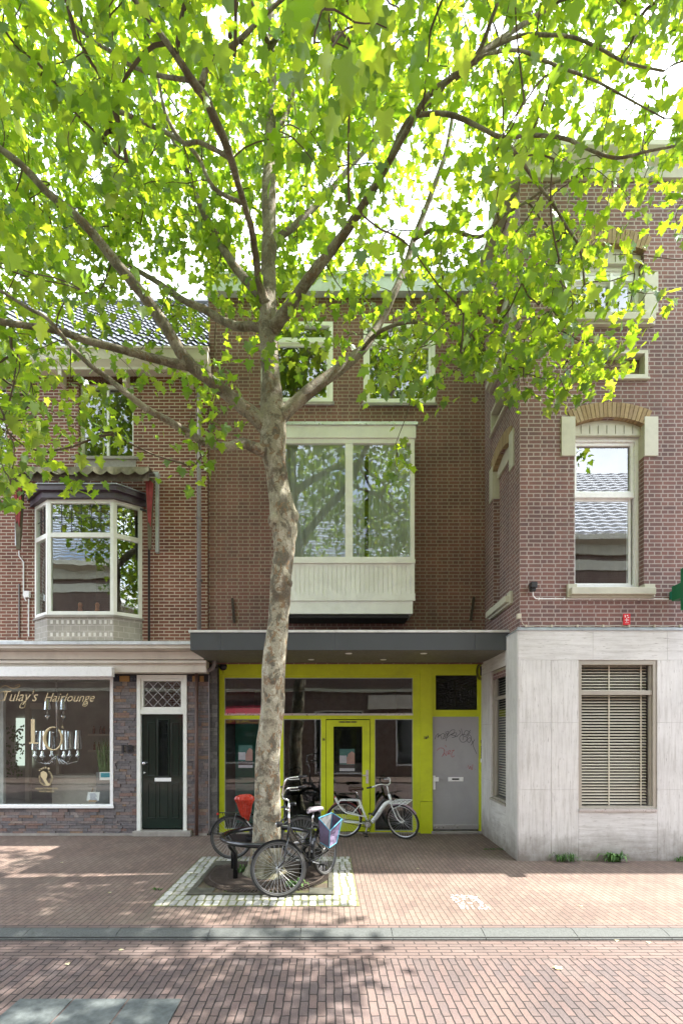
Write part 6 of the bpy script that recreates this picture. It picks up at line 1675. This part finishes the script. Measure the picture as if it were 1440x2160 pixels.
nodes = [np.array(q) for q in skel]; nrad = list(skr); parent = [-1] * len(nodes)
A_ = np.array(nodes); d0 = np.min(np.linalg.norm(cent[:, None, :] - A_[None, ::3, :], axis=2), axis=1)
order = np.argsort(d0)
allp = np.zeros((len(nodes) + len(cent) * 3, 3)); allp[:len(nodes)] = A_; cnt = len(nodes); desc = np.zeros(len(allp)); par = -np.ones(len(allp), int)
segs = []; clump_of = {}
ns0 = cnt
for ci in order:
    c_ = cent[ci]; dd = allp[:cnt] - c_
    dist = np.sqrt((dd ** 2).sum(1)) + np.where(dd[:, 2] > 0.3, .25, 0)
    j = int(np.argmin(dist)); a = allp[j]
    mid = (a + c_) / 2 + rn.normal(0, .06, 3) * min(1.5, dist[j]) + np.array([0, 0, .05 * dist[j]])
    allp[cnt] = mid; par[cnt] = j; allp[cnt + 1] = c_; par[cnt + 1] = cnt
    clump_of[ci] = cnt + 1; cnt += 2
for i in range(cnt - 1, ns0 - 1, -1): desc[i] += 1; desc[par[i]] += desc[i] if par[i] >= 0 else 0
tw = MB()
for i in range(ns0, cnt, 2):
    j = par[i]; a, b, c2_ = allp[j], allp[i], allp[i + 1]
    r0 = .0035 + .0016 * math.sqrt(desc[i]); r1 = .003 + .0016 * math.sqrt(desc[i + 1])
    if j < ns0: r0 = min(r0 * 1.2, nrad[j] * .8) if j < len(nrad) else r0
    A3, B3, C3 = Vector(a), Vector(b), Vector(c2_)
    sg_ = rn.normal(0, .07, 3) * min(1.2, (C3 - A3).length); cpt_ = B3 * 1.0 + Vector(sg_)
    q_ = [A3 * (1 - u) ** 2 + cpt_ * 2 * u * (1 - u) + C3 * u * u + Vector((0, 0, .015 * math.sin(u * 9))) for u in np.linspace(0, 1, 7)]
    tw.tube(q_, [r0 + (r1 * .7 - r0) * u for u in np.linspace(0, 1, 7)], 4, cap=False)
tw.build('twigs', pm('twig bark', (.10, .075, .048), .85, var=.3), T)

# leaves: five-lobed, folded a little along the midrib
base_leaf = np.array([(a, b, 0) for a, b in LEAF_OUT])
nL = len(LEAF_OUT); mid1, mid2 = (0, .30, 0), (0, .62, 0)
tri = []
V0 = np.array([(a, b, .16 * abs(a) - .28 * max(0, b - .55) ** 1.3 - .22 * abs(a) ** 2) for a, b in LEAF_OUT] + [(0, .33, -.015)])
for i in range(nL): tri.append((i, (i + 1) % nL, nL))
tri = np.array(tri)
def leaves(points, per, sigma, size_lo, size_hi, seed):
    g_ = np.random.default_rng(seed); VV = []; FF = []; n = 0
    for p in points:
        k_ = int(per * g_.uniform(.6, 1.4)); az0 = g_.uniform(0, 6.28)
        for q in range(k_):
            o_ = p + g_.normal(0, sigma, 3) * np.array([1, 1, .75]) + np.array([0, 0, -.04])
            if 2.85 < o_[0] and o_[1] > 7.95: continue
            if o_[1] > 9.5 or o_[1] < 1.75: continue
            s = g_.uniform(size_lo, size_hi)
            # tip points out and down, upper face looks to the sky with a wide spread
            az = g_.uniform(0, 6.28); droop = g_.normal(.75, .45)
            t = np.array([math.cos(az) * math.cos(droop), math.sin(az) * math.cos(droop), -math.sin(droop)])
            nrm = np.array([math.cos(az) * math.sin(droop), math.sin(az) * math.sin(droop), math.cos(droop)]) + g_.normal(0, .3, 3)
            xa = np.cross(t, nrm); xa /= np.linalg.norm(xa); nn_ = np.cross(xa, t)
            cr_ = g_.uniform(.4, 2.2)
            W = V0 * np.array([g_.uniform(.85, 1.1), 1, cr_]) * s
            VV.append(o_ + W[:, :1] * xa + W[:, 1:2] * t + W[:, 2:3] * nn_); FF.append(tri + n); n += nL + 1
    return np.concatenate(VV), np.concatenate(FF)
def mesh_np(name, V, Fc, m, parent):
    me = bpy.data.meshes.new(name); V = V - np.array(WM[parent].translation)
    me.vertices.add(len(V)); me.vertices.foreach_set('co', V.astype(np.float32).ravel())
    me.loops.add(Fc.size); me.loops.foreach_set('vertex_index', Fc.astype(np.int32).ravel())
    me.polygons.add(len(Fc)); me.polygons.foreach_set('loop_start', np.arange(0, Fc.size, 3, dtype=np.int32)); me.polygons.foreach_set('loop_total', np.full(len(Fc), 3, dtype=np.int32))
    me.update(calc_edges=True); me.materials.append(m); me.polygons.foreach_set('use_smooth', [True] * len(me.polygons))
    o = bpy.data.objects.new(name, me); COL.objects.link(o); o.parent = parent; return o
m, N, L, B = newmat('plane leaf'); N.remove(B); out = [n for n in N if n.type == 'OUTPUT_MATERIAL'][0]
g = N.new('ShaderNodeNewGeometry')
cd_ = ramp(N, L, g.outputs['Random Per Island'], [(0, (.028, .08, .012)), (.4, (.045, .12, .016)), (.8, (.07, .155, .022)), (1, (.10, .19, .03))])
ct_ = ramp(N, L, g.outputs['Random Per Island'], [(0, (.25, .44, .015)), (.4, (.40, .60, .018)), (.8, (.54, .70, .025)), (1, (.66, .76, .05))])
df_ = N.new('ShaderNodeBsdfDiffuse'); L.new(cd_, df_.inputs['Color']); tl3 = N.new('ShaderNodeBsdfTranslucent'); L.new(ct_, tl3.inputs['Color'])
a1 = N.new('ShaderNodeMixShader'); a1.inputs[0].default_value = .54; L.new(df_.outputs[0], a1.inputs[1]); L.new(tl3.outputs[0], a1.inputs[2])
gl_ = N.new('ShaderNodeBsdfGlossy'); gl_.inputs['Roughness'].default_value = .38; gl_.inputs['Color'].default_value = (.9, .95, 1, 1)
a2 = N.new('ShaderNodeMixShader'); a2.inputs[0].default_value = .055; L.new(a1.outputs[0], a2.inputs[1]); L.new(gl_.outputs[0], a2.inputs[2]); L.new(a2.outputs[0], out.inputs['Surface'])
V_, F_ = leaves(cent, 12, .155, .070, .152, 3)
mesh_np('crown', V_, F_, m, T)
print('clumps', len(cent), 'leaves', len(F_) // nL)
sbm = pm('seed ball', (.09, .07, .03), .9, var=.3, bmp=.6)
for a, b, y in ((756, 122, 3.6), (735, 165, 3.7), (485, 75, 4.2), (510, 88, 4.0), (1045, 590, 6.6)):
    q = P(a, b, y); s_ = MB(); s_.lathe([(.002, -.02), (.014, -.014), (.02, 0), (.014, .014), (.002, .02)], q, 10); s_.tube([q, q + Vector((.01, .01, .10))], .0015, 4); s_.build('seed_ball', sbm, T)
